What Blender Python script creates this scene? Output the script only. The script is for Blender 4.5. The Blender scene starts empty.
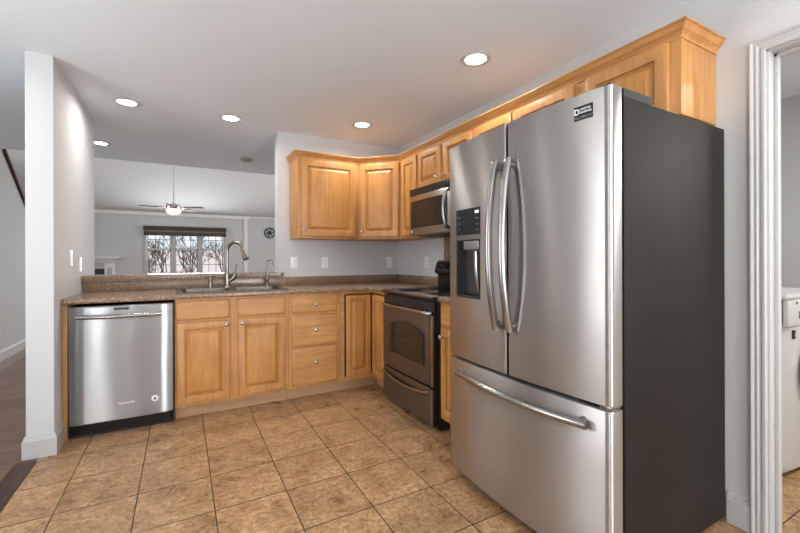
import bpy, bmesh, math, random
from mathutils import Vector, Matrix
PI = math.pi
SC = bpy.context.scene
COL = SC.collection
# ------------------------------------------------------------------ camera
F_PX, CX, CY = 391.912, 396.4535, 258.8248
YAW, ROLL = 0.5018, -0.0032
cam_d = bpy.data.cameras.new('camera')
cam = bpy.data.objects.new('camera', cam_d)
COL.objects.link(cam)
cam_d.sensor_fit = 'HORIZONTAL'
cam_d.sensor_width = 36.0
cam_d.lens = F_PX * 36.0 / 800.0
cam_d.shift_x = (400 - CX) / 800.0
cam_d.shift_y = (CY - 266.5) / 800.0
cam_d.clip_start = 0.02
cam_d.clip_end = 200
cam.location = (-2.1472, -3.8728, 1.179)
_r = Vector((math.cos(YAW), -math.sin(YAW), 0))
_f = Vector((math.sin(YAW), math.cos(YAW), 0))
_u = Vector((0, 0, 1))
_m = Matrix((_r, _u, -_f)).transposed()
cam.rotation_euler = (_m @ Matrix.Rotation(ROLL, 3, 'Z')).to_euler()
SC.camera = cam
# ------------------------------------------------------------------ world, lights, exposure
wd = bpy.data.worlds.new('world')
SC.world = wd
wd.use_nodes = True
wd.node_tree.nodes['Background'].inputs[0].default_value = (0.86, 0.92, 1.0, 1)
wd.node_tree.nodes['Background'].inputs[1].default_value = 1.0
SC.view_settings.view_transform = 'Standard'
SC.view_settings.look = 'None'
SC.view_settings.gamma = 1.0
SC.view_settings.use_curve_mapping = False
SC.view_settings.exposure = 0.28
SC.cycles.max_bounces = 10
SC.cycles.diffuse_bounces = 6
SC.cycles.glossy_bounces = 5
SC.cycles.sample_clamp_indirect = 4.0
SC.cycles.use_denoising = True


def area(name, loc, direction, sx, sy, power, color=(1, 1, 1), spread=PI):
    l = bpy.data.lights.new(name, 'AREA')
    l.shape = 'RECTANGLE'
    l.size, l.size_y = sx, sy
    l.energy = power
    l.color = color
    l.spread = spread
    o = bpy.data.objects.new(name, l)
    COL.objects.link(o)
    o.location = loc
    o.rotation_euler = Vector(direction).to_track_quat('-Z', 'Y').to_euler()
    return o


DAY = (0.96, 0.98, 1.0)
area('fill_rear', (-0.98, -6.36, 1.35), (0, 1, 0.55), 0.95, 1.7, 100, DAY)  # added fill lamp behind the camera, tilted up to brighten the ceiling
area('reflection_band_rear', (-3.80, -6.42, 1.20), (0, 1, 0.2), 0.32, 1.9, 26, DAY)  # added lamp, placed to reflect as a bright band on the dishwasher's left
area('reflection_slit_rear', (-2.92, -6.42, 1.20), (0, 1, 0.2), 0.06, 1.9, 5, DAY)  # added thin lamp that gives the dishwasher door a bright streak
area('reflection_slit_rear', (-2.08, -6.42, 1.20), (0, 1, 0.2), 0.05, 1.9, 1.6, DAY)  # second added thin lamp, for the streak near the dishwasher's right edge
area('fill_hall', (-3.93, -1.95, 1.4), (1, 0.0, 0.3), 0.85, 1.5, 22, DAY)  # added lamp out of view, brightens the right refrigerator door
area('daylight_living_window', (-2.03, 7.35, 1.35), (0, -1, 0.1), 1.7, 1.2, 55, DAY)
area('fill_living_side', (1.35, 4.6, 1.4), (-1, 0, 0), 2.4, 1.6, 50, (1, 0.98, 0.95))  # added fill lamp for the living room, no window in that wall
area('fill_living_left', (-5.85, 3.9, 1.3), (1, -0.45, 0.1), 2.0, 1.6, 80, (1, 0.98, 0.96))  # added fill lamp to lift the far kitchen ceiling, no window stands there
area('laundry_ceiling_lamp', (1.3, -4.3, 2.38), (0, 0, -1), 0.4, 0.4, 32, (1, 0.96, 0.9))
CAN_W = 4.8
H = 2.418


# ------------------------------------------------------------------ materials
def hexc(r, g, b):
    def c(v):
        v /= 255.0
        return v / 12.92 if v <= 0.04045 else ((v + 0.055) / 1.055) ** 2.4
    return (c(r), c(g), c(b), 1)


class NT:
    def __init__(self, name):
        self.m = bpy.data.materials.new(name)
        self.m.use_nodes = True
        self.t = self.m.node_tree
        self.b = self.t.nodes['Principled BSDF']

    def n(self, typ, **kw):
        nd = self.t.nodes.new(typ)
        for k, v in kw.items():
            if k.startswith('i_'):
                key = k[2:]
                nd.inputs[int(key) if key.isdigit() else key.replace('_', ' ')].default_value = v
            else:
                setattr(nd, k, v)
        return nd

    def l(self, a, b):
        self.t.links.new(a, b)

    def coords(self, scale=(1, 1, 1), loc=(0, 0, 0), world=False, rot=(0, 0, 0)):
        if world:
            src = self.n('ShaderNodeNewGeometry').outputs['Position']
        else:
            src = self.n('ShaderNodeTexCoord').outputs['Object']
        mp = self.n('ShaderNodeMapping')
        mp.inputs['Scale'].default_value = scale
        mp.inputs['Location'].default_value = loc
        mp.inputs['Rotation'].default_value = rot
        self.l(src, mp.inputs[0])
        return mp.outputs[0]

    def noise(self, vec, scale, detail=4, rough=0.5, dist=0.0):
        n = self.n('ShaderNodeTexNoise')
        n.inputs['Scale'].default_value = scale
        n.inputs['Detail'].default_value = detail
        n.inputs['Roughness'].default_value = rough
        n.inputs['Distortion'].default_value = dist
        self.l(vec, n.inputs['Vector'])
        return n.outputs[0]

    def ramp(self, fac, stops):
        r = self.n('ShaderNodeValToRGB')
        el = r.color_ramp.elements
        while len(el) < len(stops):
            el.new(0.5)
        for e, (p, c) in zip(el, stops):
            e.position = p
            e.color = c
        self.l(fac, r.inputs[0])
        return r.outputs[0]

    def mix(self, fac, a, b, mode='MIX'):
        x = self.n('ShaderNodeMix', data_type='RGBA', blend_type=mode)
        for s, v in ((x.inputs[0], fac), (x.inputs[6], a), (x.inputs[7], b)):
            if hasattr(v, 'links'):
                self.l(v, s)
            else:
                s.default_value = v
        return x.outputs[2]

    def bump(self, h, strength, dist=0.01):
        b = self.n('ShaderNodeBump')
        b.inputs['Strength'].default_value = strength
        b.inputs['Distance'].default_value = dist
        self.l(h, b.inputs['Height'])
        self.l(b.outputs[0], self.b.inputs['Normal'])
        return b

    def set(self, **kw):
        for k, v in kw.items():
            s = self.b.inputs[k.replace('_', ' ')]
            if hasattr(v, 'links'):
                self.l(v, s)
            else:
                s.default_value = v
        return self


def plain(name, col, rough=0.5, metal=0.0, **kw):
    m = NT(name)
    v = m.coords()
    n = m.noise(v, 30, 2)
    c2 = tuple(min(1, x * 1.05) for x in col[:3]) + (1,)
    m.set(Base_Color=m.mix(n, col, c2), Roughness=rough, Metallic=metal, **kw)
    return m.m


def paint(name, col, rough=0.7, bump=0.12, scale=160):
    m = NT(name)
    v = m.coords(world=True)
    n = m.noise(v, scale, 3)
    big = m.noise(v, 1.3, 2)
    c2 = tuple(x * 0.96 for x in col[:3]) + (1,)
    m.set(Base_Color=m.mix(big, col, c2), Roughness=rough)
    m.bump(n, bump, 0.002)
    return m.m


def wood(name, axis, a, b, c, rough=0.44):
    """maple: long grain along the axis"""
    m = NT(name)
    sc = {'x': (1.1, 14, 14), 'y': (14, 1.1, 14), 'z': (14, 14, 1.1)}[axis]
    v = m.coords(scale=sc, world=True)
    n1 = m.noise(v, 2.2, 6, 0.62, 0.6)
    v2 = m.coords(scale=tuple(s * 5 if s > 2 else s * 1.5 for s in sc), world=True)
    n2 = m.noise(v2, 2.0, 3, 0.6)
    v3 = m.coords(world=True)
    n3 = m.noise(v3, 5.0, 3)
    col = m.ramp(n1, [(0.30, a), (0.52, b), (0.72, c)])
    col = m.mix(m.ramp(n2, [(0.35, (0, 0, 0, 1)), (0.65, (0.35, 0.35, 0.35, 1))]), col, c)
    col = m.mix(m.ramp(n3, [(0.35, (0.0, 0.0, 0.0, 1)), (0.7, (0.45, 0.45, 0.45, 1))]), col, a)
    m.set(Base_Color=col, Roughness=rough, Coat_Weight=0.08 if rough < 0.5 else 0.0, Coat_Roughness=0.35)
    m.bump(n2, 0.08, 0.001)
    return m.m


def steel(name, col=(0.50, 0.49, 0.48, 1), rough=0.34, aniso=1.0):
    m = NT(name)
    v = m.coords(scale=(3, 3, 500), world=True)
    n = m.noise(v, 1.0, 3, 0.6)
    vb = m.coords(scale=(1, 1, 0.55), world=True)
    wav = m.noise(vb, 3.2, 1, 0.4)
    r = m.n('ShaderNodeMapRange')
    r.inputs['To Min'].default_value = rough - 0.006
    r.inputs['To Max'].default_value = rough + 0.008
    m.l(n, r.inputs[0])
    cx = m.n('ShaderNodeCombineXYZ')
    cx.inputs[2].default_value = 1.0
    m.set(Base_Color=m.mix(n, col, tuple(x * 0.96 for x in col[:3]) + (1,)), Metallic=1.0,
          Roughness=r.outputs[0], Anisotropic=aniso)
    m.l(cx.outputs[0], m.b.inputs['Tangent'])
    m.bump(wav, 0.6, 0.008)
    return m.m


WALL = paint('wall_paint', hexc(203, 205, 206), 0.75)
CEIL = paint('ceiling_paint', hexc(228, 235, 242), 0.9, 0.35, 110)
TRIM = paint('trim_white', hexc(188, 189, 188), 0.4, 0.02)
MA, MB_, MC = hexc(163, 109, 59), hexc(190, 135, 77), hexc(207, 155, 94)
MAP_Z = wood('maple_vertical', 'z', MA, MB_, MC)
MAP_X = wood('maple_across', 'x', MA, MB_, MC)
MAP_Y = wood('maple_along', 'y', MA, MB_, MC)
PANEL_Z = wood('maple_panel', 'z', hexc(165, 110, 53), hexc(190, 134, 69), hexc(205, 152, 85))
TRIMB = paint('trim_bright_white', hexc(236, 236, 234), 0.4, 0.02)
KICK = wood('kick_wood', 'x', hexc(168, 128, 92), hexc(184, 146, 108), hexc(196, 160, 122), 0.6)
DARKW = wood('dark_stained_wood', 'y', hexc(40, 24, 16), hexc(62, 38, 26), hexc(82, 52, 36))
FANW = wood('fan_blade_wood', 'x', hexc(70, 36, 16), hexc(100, 54, 26), hexc(124, 72, 36), 0.6)
STEEL = steel('brushed_steel')
STEEL_D = steel('brushed_steel_range', (0.21, 0.22, 0.255, 1), 0.34, 0.35)
STEEL_W = steel('brushed_steel_dishwasher', (0.40, 0.405, 0.41, 1), 0.31, 0.98)
STEEL_M = steel('brushed_steel_microwave', (0.36, 0.355, 0.35, 1), 0.3, 0.8)
NICKEL = plain('satin_nickel', (0.50, 0.46, 0.42, 1), 0.3, 1.0)
HANDLE = plain('handle_steel', (0.36, 0.345, 0.335, 1), 0.22, 1.0)
BRONZE = plain('brushed_faucet_metal', (0.27, 0.24, 0.20, 1), 0.3, 1.0)
CHROME = plain('polished_metal', (0.75, 0.75, 0.75, 1), 0.12, 1.0)
SINKM = plain('sink_steel', (0.17, 0.155, 0.14, 1), 0.42, 1.0)
BLACK = plain('black_enamel', (0.012, 0.012, 0.013, 1), 0.22)
BLKMAT = plain('black_plastic', (0.02, 0.02, 0.02, 1), 0.5)
GLASSB = plain('black_glass', (0.01, 0.01, 0.011, 1), 0.06)
OVENG = plain('oven_glass', (0.02, 0.018, 0.016, 1), 0.07)
GREY = NT('fridge_side_grey')
_v = GREY.coords(world=True)
_n = GREY.noise(_v, 260, 3)
GREY.set(Base_Color=(0.015, 0.0125, 0.0105, 1), Roughness=0.55, Specular_IOR_Level=0.2)
GREY.bump(_n, 0.25, 0.002)
GREY = GREY.m
HINGE = plain('hinge_grey', (0.045, 0.046, 0.046, 1), 0.75, Specular_IOR_Level=0.2)
PANELD = plain('dispenser_panel', (0.014, 0.015, 0.018, 1), 0.2)
RECESS = plain('dispenser_recess', (0.055, 0.055, 0.055, 1), 0.3)
CHUTE = plain('chute_grey', (0.30, 0.30, 0.30, 1), 0.3, 0.6)
PLASTW = plain('white_plastic', hexc(232, 232, 230), 0.35)
PRINTW = plain('white_print', hexc(235, 235, 235), 0.5)
PRINTG = plain('grey_print', hexc(120, 122, 124), 0.5)
WASHW = plain('washer_white', hexc(206, 207, 206), 0.3)
ORANGE = plain('orange_print', hexc(214, 110, 50), 0.5)
BRASS = plain('aged_brass', (0.10, 0.07, 0.03, 1), 0.5, 0.3)
BARK = plain('tree_bark', (0.10, 0.075, 0.06, 1), 0.9)
REDLEAF = plain('reddish_twigs', (0.30, 0.13, 0.10, 1), 0.9)
BLIND = plain('blind_fabric', (0.05, 0.045, 0.032, 1), 0.8)
BLINDR = plain('blind_reddish', (0.20, 0.11, 0.09, 1), 0.7)
GROUND = plain('leaf_litter', (0.80, 0.68, 0.63, 1), 0.95)
FIREB = plain('firebox_black', (0.012, 0.012, 0.014, 1), 0.4)


def emit(name, col, s):
    m = NT(name)
    m.set(Base_Color=(0.9, 0.9, 0.88, 1), Emission_Color=col, Emission_Strength=s)
    return m.m


LENS = emit('lamp_lens', (1.0, 0.90, 0.76, 1), 9.0)
GLOBE = emit('fan_globe', (1.0, 0.85, 0.68, 1), 1.1)
SCREEN = emit('display_digits', (0.8, 0.95, 1.0, 1), 1.5)
GL = NT('window_glass')
GL.set(Base_Color=(1, 1, 1, 1), Roughness=0.0, Transmission_Weight=1.0, IOR=1.02)
GLASS = GL.m

# laminate countertop: speckled brown
m = NT('counter_laminate')
v = m.coords(world=True)
a = m.noise(v, 105, 4, 0.75)
b = m.noise(v, 26, 5, 0.6)
c = m.ramp(a, [(0.36, hexc(66, 50, 40)), (0.46, hexc(126, 102, 82)), (0.56, hexc(162, 136, 112)), (0.68, hexc(206, 184, 158))])
c = m.mix(m.ramp(b, [(0.35, (0, 0, 0, 1)), (0.7, (0.55, 0.55, 0.55, 1))]), c, hexc(122, 95, 76))
m.set(Base_Color=c, Roughness=0.24)
LAM = m.m

# slate-look ceramic tile floor, square grid
TS, TX, TY = 0.3306, -2.6726, -1.5194
m = NT('floor_tile')
v = m.coords(loc=(-TX, -TY, 0), world=True)
br = m.n('ShaderNodeTexBrick', offset=0.0, offset_frequency=2, squash=1.0)
br.inputs['Scale'].default_value = 1.0
br.inputs['Brick Width'].default_value = TS
br.inputs['Row Height'].default_value = TS
br.inputs['Mortar Size'].default_value = 0.0028
br.inputs['Mortar Smooth'].default_value = 0.3
br.inputs['Bias'].default_value = 0.0
br.inputs['Color1'].default_value = (0.0, 0.0, 0.0, 1)
br.inputs['Color2'].default_value = (1, 1, 1, 1)
br.inputs['Mortar'].default_value = (0.5, 0.5, 0.5, 1)
m.l(v, br.inputs['Vector'])
sep = m.n('ShaderNodeSeparateColor')
m.l(br.outputs['Color'], sep.inputs[0])
off = m.n('ShaderNodeVectorMath', operation='MULTIPLY_ADD')
cmb = m.n('ShaderNodeCombineXYZ')
for i in range(3):
    m.l(sep.outputs[0], cmb.inputs[i])
m.l(cmb.outputs[0], off.inputs[0])
off.inputs[1].default_value = (7.3, 3.1, 5.7)
m.l(v, off.inputs[2])
n1 = m.noise(off.outputs[0], 7.0, 8, 0.68, 0.5)
n2 = m.noise(off.outputs[0], 46.0, 6, 0.75, 0.4)
col = m.ramp(n1, [(0.30, hexc(144, 108, 74)), (0.45, hexc(178, 140, 101)), (0.58, hexc(196, 158, 117)), (0.74, hexc(212, 181, 144))])
col = m.mix(m.ramp(n2, [(0.40, (0.7, 0.7, 0.7, 1)), (0.56, (0, 0, 0, 1))]), col, hexc(112, 82, 54))
tone = m.mix(sep.outputs[0], (0.90, 0.90, 0.90, 1), (1.05, 1.04, 1.02, 1))
col = m.mix(1.0, col, tone, 'MULTIPLY')
col = m.mix(br.outputs['Fac'], col, hexc(58, 40, 28))
rr = m.ramp(n1, [(0.3, (0.24, 0.24, 0.24, 1)), (0.7, (0.42, 0.42, 0.42, 1))])
m.set(Base_Color=col, Roughness=m.mix(br.outputs['Fac'], rr, (0.9, 0.9, 0.9, 1)))
n3 = m.noise(m.coords(scale=(1, 2.2, 1), world=True, rot=(0, 0, 0.6)), 9.0, 7, 0.62, 0.8)
hgt = m.n('ShaderNodeMath', operation='SUBTRACT')
m.l(n3, hgt.inputs[0])
m.l(br.outputs['Fac'], hgt.inputs[1])
m.bump(hgt.outputs[0], 0.75, 0.009)
TILE = m.m

# dark plank floor, planks along x
m = NT('floor_planks')
v = m.coords(world=True)
br = m.n('ShaderNodeTexBrick', offset=0.37, offset_frequency=2)
br.inputs['Scale'].default_value = 1.0
br.inputs['Brick Width'].default_value = 1.2
br.inputs['Row Height'].default_value = 0.125
br.inputs['Mortar Size'].default_value = 0.0015
br.inputs['Color1'].default_value = hexc(122, 92, 76)
br.inputs['Color2'].default_value = hexc(150, 118, 100)
br.inputs['Mortar'].default_value = hexc(48, 32, 24)
m.l(v, br.inputs['Vector'])
g = m.noise(m.coords(scale=(1.2, 16, 1), world=True), 3, 6, 0.65, 0.4)
col = m.mix(m.ramp(g, [(0.35, (0.75, 0.75, 0.75, 1)), (0.65, (0, 0, 0, 1))]), br.outputs[0], hexc(92, 66, 52))
m.set(Base_Color=col, Roughness=0.36)
PLANK = m.m
m = NT('firebrick')
FMARK = None


# ------------------------------------------------------------------ mesh helpers
ORG = {}


def tagp(o, label=None, cat=None, group=None, kind=None):
    if label:
        o['label'] = label
    if cat:
        o['category'] = cat
    if group:
        o['group'] = group
    if kind:
        o['kind'] = kind
    return o


def thing(name, loc, label, cat, group=None):
    o = bpy.data.objects.new(name, None)
    COL.objects.link(o)
    o.location = loc
    o.empty_display_size = 0.1
    ORG[o] = Vector(loc)
    return tagp(o, label, cat, group)


class MB:
    def __init__(self):
        self.bm = bmesh.new()

    def face(self, vs):
        try:
            return self.bm.faces.new(vs)
        except ValueError:
            return None

    def box(self, x0, x1, y0, y1, z0, z1):
        x0, x1 = min(x0, x1), max(x0, x1)
        y0, y1 = min(y0, y1), max(y0, y1)
        z0, z1 = min(z0, z1), max(z0, z1)
        v = [self.bm.verts.new(p) for p in ((x0, y0, z0), (x1, y0, z0), (x1, y1, z0), (x0, y1, z0),
                                            (x0, y0, z1), (x1, y0, z1), (x1, y1, z1), (x0, y1, z1))]
        for f in ((0, 3, 2, 1), (4, 5, 6, 7), (0, 1, 5, 4), (1, 2, 6, 5), (2, 3, 7, 6), (3, 0, 4, 7)):
            self.face([v[i] for i in f])
        return self

    def loft(self, rings, cap=True, closed=True):
        rs = [[self.bm.verts.new(p) for p in r] for r in rings]
        n = len(rs[0])
        for a, b in zip(rs, rs[1:]):
            for i in range(n if closed else n - 1):
                j = (i + 1) % n
                self.face([a[i], a[j], b[j], b[i]])
        if cap:
            self.face(list(reversed(rs[0])))
            self.face(rs[-1])
        return self

    def prism(self, pts, vec):
        """polygon of 3-D points swept by vec"""
        vec = Vector(vec)
        p = [Vector(q) for q in pts]
        return self.loft([p, [q + vec for q in p]])

    def lathe(self, prof, loc=(0, 0, 0), axis=(0, 0, 1), n=24):
        """profile of (radius, distance along axis)"""
        q = Vector((0, 0, 1)).rotation_difference(Vector(axis).normalized())
        loc = Vector(loc)
        rings = []
        for r, h in prof:
            r = max(r, 1e-4)
            rings.append([loc + q @ Vector((r * math.cos(2 * PI * i / n), r * math.sin(2 * PI * i / n), h)) for i in range(n)])
        return self.loft(rings)

    def tube(self, pts, rad, n=12, flat=1.0, up=(0, 0, 1)):
        pts = [Vector(p) for p in pts]
        if not isinstance(rad, (list, tuple)):
            rad = [rad] * len(pts)
        rings = []
        prev = None
        for i, p in enumerate(pts):
            a = pts[max(i - 1, 0)]
            b = pts[min(i + 1, len(pts) - 1)]
            t = (b - a).normalized()
            if prev is None:
                u = Vector(up)
                if abs(u.dot(t)) > 0.95:
                    u = Vector((1, 0, 0)) if abs(t.x) < 0.9 else Vector((0, 1, 0))
                s = t.cross(u).normalized()
            else:
                s = (prev - t * prev.dot(t)).normalized()
            prev = s
            w = s.cross(t).normalized()
            r = rad[i]
            rings.append([p + s * (r * math.cos(2 * PI * k / n)) + w * (r * flat * math.sin(2 * PI * k / n)) for k in range(n)])
        return self.loft(rings)

    def build(self, name, mat, parent=None, bevel=0.0, smooth=None, seg=2, org=None):
        bm = self.bm
        bmesh.ops.recalc_face_normals(bm, faces=bm.faces)
        me = bpy.data.meshes.new(name)
        if parent is not None:
            o0 = ORG[parent]
        elif org is not None:
            o0 = Vector(org)
        else:
            xs = [v.co.x for v in bm.verts]
            ys = [v.co.y for v in bm.verts]
            zs = [v.co.z for v in bm.verts]
            o0 = Vector(((min(xs) + max(xs)) / 2, (min(ys) + max(ys)) / 2, min(zs)))
        bmesh.ops.translate(bm, verts=bm.verts, vec=-o0)
        if bevel > 0:
            es = [e for e in bm.edges if len(e.link_faces) == 2 and e.calc_face_angle(0) > math.radians(35)]
            bmesh.ops.bevel(bm, geom=es, offset=bevel, offset_type='OFFSET', segments=seg, profile=0.5,
                            affect='EDGES', clamp_overlap=True)
        bm.to_mesh(me)
        bm.free()
        me.materials.append(mat)
        if smooth is None:
            smooth = 35
        if smooth:
            for p in me.polygons:
                p.use_smooth = True
            me.set_sharp_from_angle(angle=math.radians(smooth))
        o = bpy.data.objects.new(name, me)
        COL.objects.link(o)
        if parent is not None:
            o.parent = parent
        else:
            o.location = o0
        ORG[o] = o0
        return o


def cut(o, cutter_mb):
    """boolean-subtract a solid, baked into the mesh"""
    c = cutter_mb.build('cutter', BLACK, smooth=0)
    md = o.modifiers.new('b', 'BOOLEAN')
    md.operation = 'DIFFERENCE'
    md.object = c
    md.solver = 'EXACT'
    bpy.context.view_layer.update()
    dg = bpy.context.evaluated_depsgraph_get()
    me = bpy.data.meshes.new_from_object(o.evaluated_get(dg))
    o.modifiers.clear()
    o.data = me
    for p in me.polygons:
        p.use_smooth = True
    me.set_sharp_from_angle(angle=math.radians(35))
    bpy.data.objects.remove(c)
    ORG.pop(c, None)
    return o


def struct(name, mb, mat, bevel=0.0, parent=None, smooth=None):
    o = mb.build(name, mat, parent, bevel, smooth)
    if parent is None:
        o['kind'] = 'structure'
    return o


def box(x0, x1, y0, y1, z0, z1):
    return MB().box(x0, x1, y0, y1, z0, z1)


def text(name, s, size, loc, xdir, mat, parent, updir=(0, 0, 1), depth=0.0006, align='CENTER', bold=0.0):
    cu = bpy.data.curves.new(name, 'FONT')
    cu.body = s
    cu.size = size
    cu.align_x = align
    cu.align_y = 'CENTER'
    cu.extrude = depth
    cu.offset = bold
    t = bpy.data.objects.new(name, cu)
    COL.objects.link(t)
    bpy.context.view_layer.update()
    me = bpy.data.meshes.new_from_object(t.evaluated_get(bpy.context.evaluated_depsgraph_get()))
    bpy.data.objects.remove(t)
    x = Vector(xdir).normalized()
    u = Vector(updir).normalized()
    z = x.cross(u)
    M = Matrix((x, u, z)).transposed().to_4x4()
    M.translation = Vector(loc) - ORG[parent]
    me.transform(M)
    me.materials.clear()
    me.materials.append(mat)
    o = bpy.data.objects.new(name, me)
    COL.objects.link(o)
    o.parent = parent
    ORG[o] = ORG[parent]
    return o


def sweep(mb, path, prof, z0=0.0):
    """path: list of (x, y), profile: closed list of (outward, up); outward = left-hand normal of travel"""
    P = [Vector((p[0], p[1])) for p in path]
    rings = []
    for i, p in enumerate(P):
        ns = []
        if i > 0:
            d = (P[i] - P[i - 1]).normalized()
            ns.append(Vector((-d.y, d.x)))
        if i < len(P) - 1:
            d = (P[i + 1] - P[i]).normalized()
            ns.append(Vector((-d.y, d.x)))
        if len(ns) == 2:
            k = (ns[0] + ns[1])
            k = k / (k.length_squared / 2.0)
        else:
            k = ns[0]
        rings.append([Vector((p.x + k.x * o, p.y + k.y * o, z0 + z)) for o, z in prof])
    mb.loft(rings)
    return mb


# ------------------------------------------------------------------ structure: floors, walls, ceilings
TILE_X = -2.895
struct('floor', box(TILE_X, 0.0, -6.5, 0.0, -0.1, 0.0), TILE)
struct('floor_laundry', box(0.0, 2.0, -5.2, -2.30, -0.1, 0.0), TILE)
fw = box(-6.1, TILE_X, -6.5, 0.0, -0.1, 0.0)
fw.box(-6.1, 1.6, 0.0, 7.6, -0.1, 0.0)
struct('floor_wood', fw, PLANK)
th = MB()
th.prism([(TILE_X + 0.004, -6.4, 0), (TILE_X + 0.004, -6.4, 0.004), (TILE_X - 0.03, -6.4, 0.012), (TILE_X - 0.075, -6.4, 0.010), (TILE_X - 0.10, -6.4, 0)], (0, 5.55, 0))
struct('trim_threshold', th, DARKW)

# ceiling: flat part ends at y=2.05, the living room vault rises beyond
struct('ceiling', box(-6.1, 1.6, -6.6, 2.05, H, H + 0.12), CEIL)
struct('ceiling_laundry', box(0.12, 2.0, -5.2, -2.30, H - 0.005, H + 0.1), CEIL)
vt = MB()
vt.prism([(-6.1, 7.62, 2.33), (-6.1, 7.62, 2.45), (-6.1, 2.05, 4.40), (-6.1, 2.05, 4.28)], (7.7, 0, 0))
struct('ceiling_vault', vt, WALL)
struct('wall_header', box(-6.1, 1.6, 1.95, 2.05, H + 0.12, 4.4), WALL)

# left wall stub beside the counter
WL0, WL1, WLY = -2.957, -2.828, -0.783
struct('wall_left', box(WL0, WL1, WLY, 0.50, 0, H), WALL)
# half wall under the bar ledge, and the back wall
struct('wall_bar', box(WL1, -1.33, 0.0, 0.13, 0, 1.012), WALL)
struct('wall_back', box(-1.33, 1.6, 0.0, 0.13, 0, H), WALL)
# right wall with the laundry doorway
DY0, DY1, DZ = -4.05, -3.172, 2.055
wr = box(0, 0.12, DY1, 0.0, 0, H)
wr.box(0, 0.12, -6.5, DY0, 0, H)
wr.box(0, 0.12, DY0, DY1, DZ, H)
struct('wall_right', wr, WALL)
lw = box(1.95, 2.05, -5.2, -2.2, 0, H)
lw.box(0.12, 2.0, -2.30, -2.20, 0, H)
lw.box(0.12, 2.0, -5.3, -5.2, 0, H)
struct('wall_laundry', lw, WALL)
# hall wall on the far left and the stair knee wall
hw = box(-4.12, -4.0, -1.5, 2.43, 0, H)
hw.box(-4.12, -4.0, -6.5, -2.4, 0, H)
hw.box(-4.12, -4.0, -2.4, -1.5, 0, 0.6)
hw.box(-4.12, -4.0, -2.4, -1.5, 2.2, H)
hw.box(-4.12, -4.0, 2.05, 2.43, H, 4.3)
hw.box(-6.1, -4.12, 1.95, 2.05, 0, H)
struct('wall_hall', hw, WALL)
kw = MB()
kw.prism([(-4.12, 2.43, 0), (-4.12, 4.6, 0), (-4.12, 4.6, 0.82), (-4.12, 2.43, 2.46)], (0.12, 0, 0))
struct('wall_stair', kw, WALL)
# rear wall with window openings made up for the fill lamps, living room shell
rw = box(-4.12, -3.98, -6.6, -6.5, 0, H)
rw.box(-3.62, -2.96, -6.6, -6.5, 0, H)
rw.box(-2.88, -2.14, -6.6, -6.5, 0, H)
rw.box(-2.06, -1.48, -6.6, -6.5, 0, H)
rw.box(-0.48, 0.12, -6.6, -6.5, 0, H)
rw.box(-1.48, -0.48, -6.6, -6.5, 0, 0.45)
rw.box(-1.48, -0.48, -6.6, -6.5, 2.25, H)
for _a, _b in ((-3.98, -3.62), (-2.96, -2.88), (-2.14, -2.06)):
    rw.box(_a, _b, -6.6, -6.5, 0, 0.2)
    rw.box(_a, _b, -6.6, -6.5, 2.2, H)
struct('wall_rear', rw, WALL)
WX0, WX1, WZ0, WZ1 = -2.93, -1.13, 0.62, 1.95
fwall = box(-6.1, WX0, 7.5, 7.62, 0, 2.45)
fwall.box(WX1, 1.6, 7.5, 7.62, 0, 2.45)
fwall.box(WX0, WX1, 7.5, 7.62, 0, WZ0)
fwall.box(WX0, WX1, 7.5, 7.62, WZ1, 2.45)
struct('wall_living', fwall, WALL)
sw = box(-6.1, -6.0, 2.05, 7.6, 0, 4.4)
struct('wall_living_left', sw, WALL)
sw = box(1.5, 1.6, 0.13, 7.6, 0, 4.4)
struct('wall_living_right', sw, WALL)

# trims
BB = [(0, 0), (0.016, 0), (0.016, 0.104), (0.012, 0.109), (0.012, 0.116), (0.009, 0.120), (0.007, 0.132), (0, 0.135)]
t = MB()
sweep(t, [(WL1, -0.615), (WL1, WLY), (WL0, WLY), (WL0, 0.5)][::-1], [(-a, b) for a, b in BB][::-1])
struct('baseboard_left', t, TRIM, smooth=10)
t = MB()
sweep(t, [(0, -3.045), (0, -3.131)], [(-a, b) for a, b in BB])
struct('baseboard_right', t, TRIM, smooth=10)
t = MB()
sweep(t, [(0, -4.11), (0, -6.5), (-4.0, -6.5), (-4.0, 4.6)], [(-a, b) for a, b in BB])
struct('baseboard_hall', t, TRIM, smooth=10)
t = box(-6.0, -0.50, 7.46, 7.5, 2.27, 2.35)
t.box(-0.66, -0.56, 7.46, 7.5, 0.0, 2.27)
struct('trim_1', t, TRIMB, 0.006)
struct('trim_2', box(-0.5, 1.5, 7.48, 7.5, 2.31, 2.35), TRIMB, 0.004)

# door casing and jamb of the laundry doorway
d = thing('door_1', (0.0, DY1, 0), 'white fluted door casing and jamb of the laundry doorway', 'doorway')
del d['category']
d['kind'] = 'structure'
CW = 0.10
prof = [(0, 0), (0, 0.010), (0.006, 0.014), (0.018, 0.014), (0.024, 0.010), (0.034, 0.012), (0.038, 0.015), (0.044, 0.015), (0.047, 0.0125), (0.053, 0.0125), (0.056, 0.017), (0.064, 0.020), (0.070, 0.019), (0.070, 0)]
cs = MB()
prof = [(o * 0.74, h) for o, h in prof]
yi0, yi1, zi = DY0 + 0.010, DY1 - 0.010, DZ - 0.010
rings = []
for k in range(4):
    ring = []
    for o, h in prof:
        y = (yi1 + o) if k in (0, 1) else (yi0 - o)
        z = 0 if k in (0, 3) else zi + o
        ring.append((-h, y, z))
    rings.append(ring)
cs.loft(rings)
cs.build('casing', TRIM, d, smooth=20)
jb = box(0.0, 0.12, DY1 - 0.018, DY1, 0, DZ)
jb.box(0.0, 0.12, DY0, DY0 + 0.018, 0, DZ)
jb.box(0.0, 0.12, DY0, DY1, DZ - 0.018, DZ)
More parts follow.
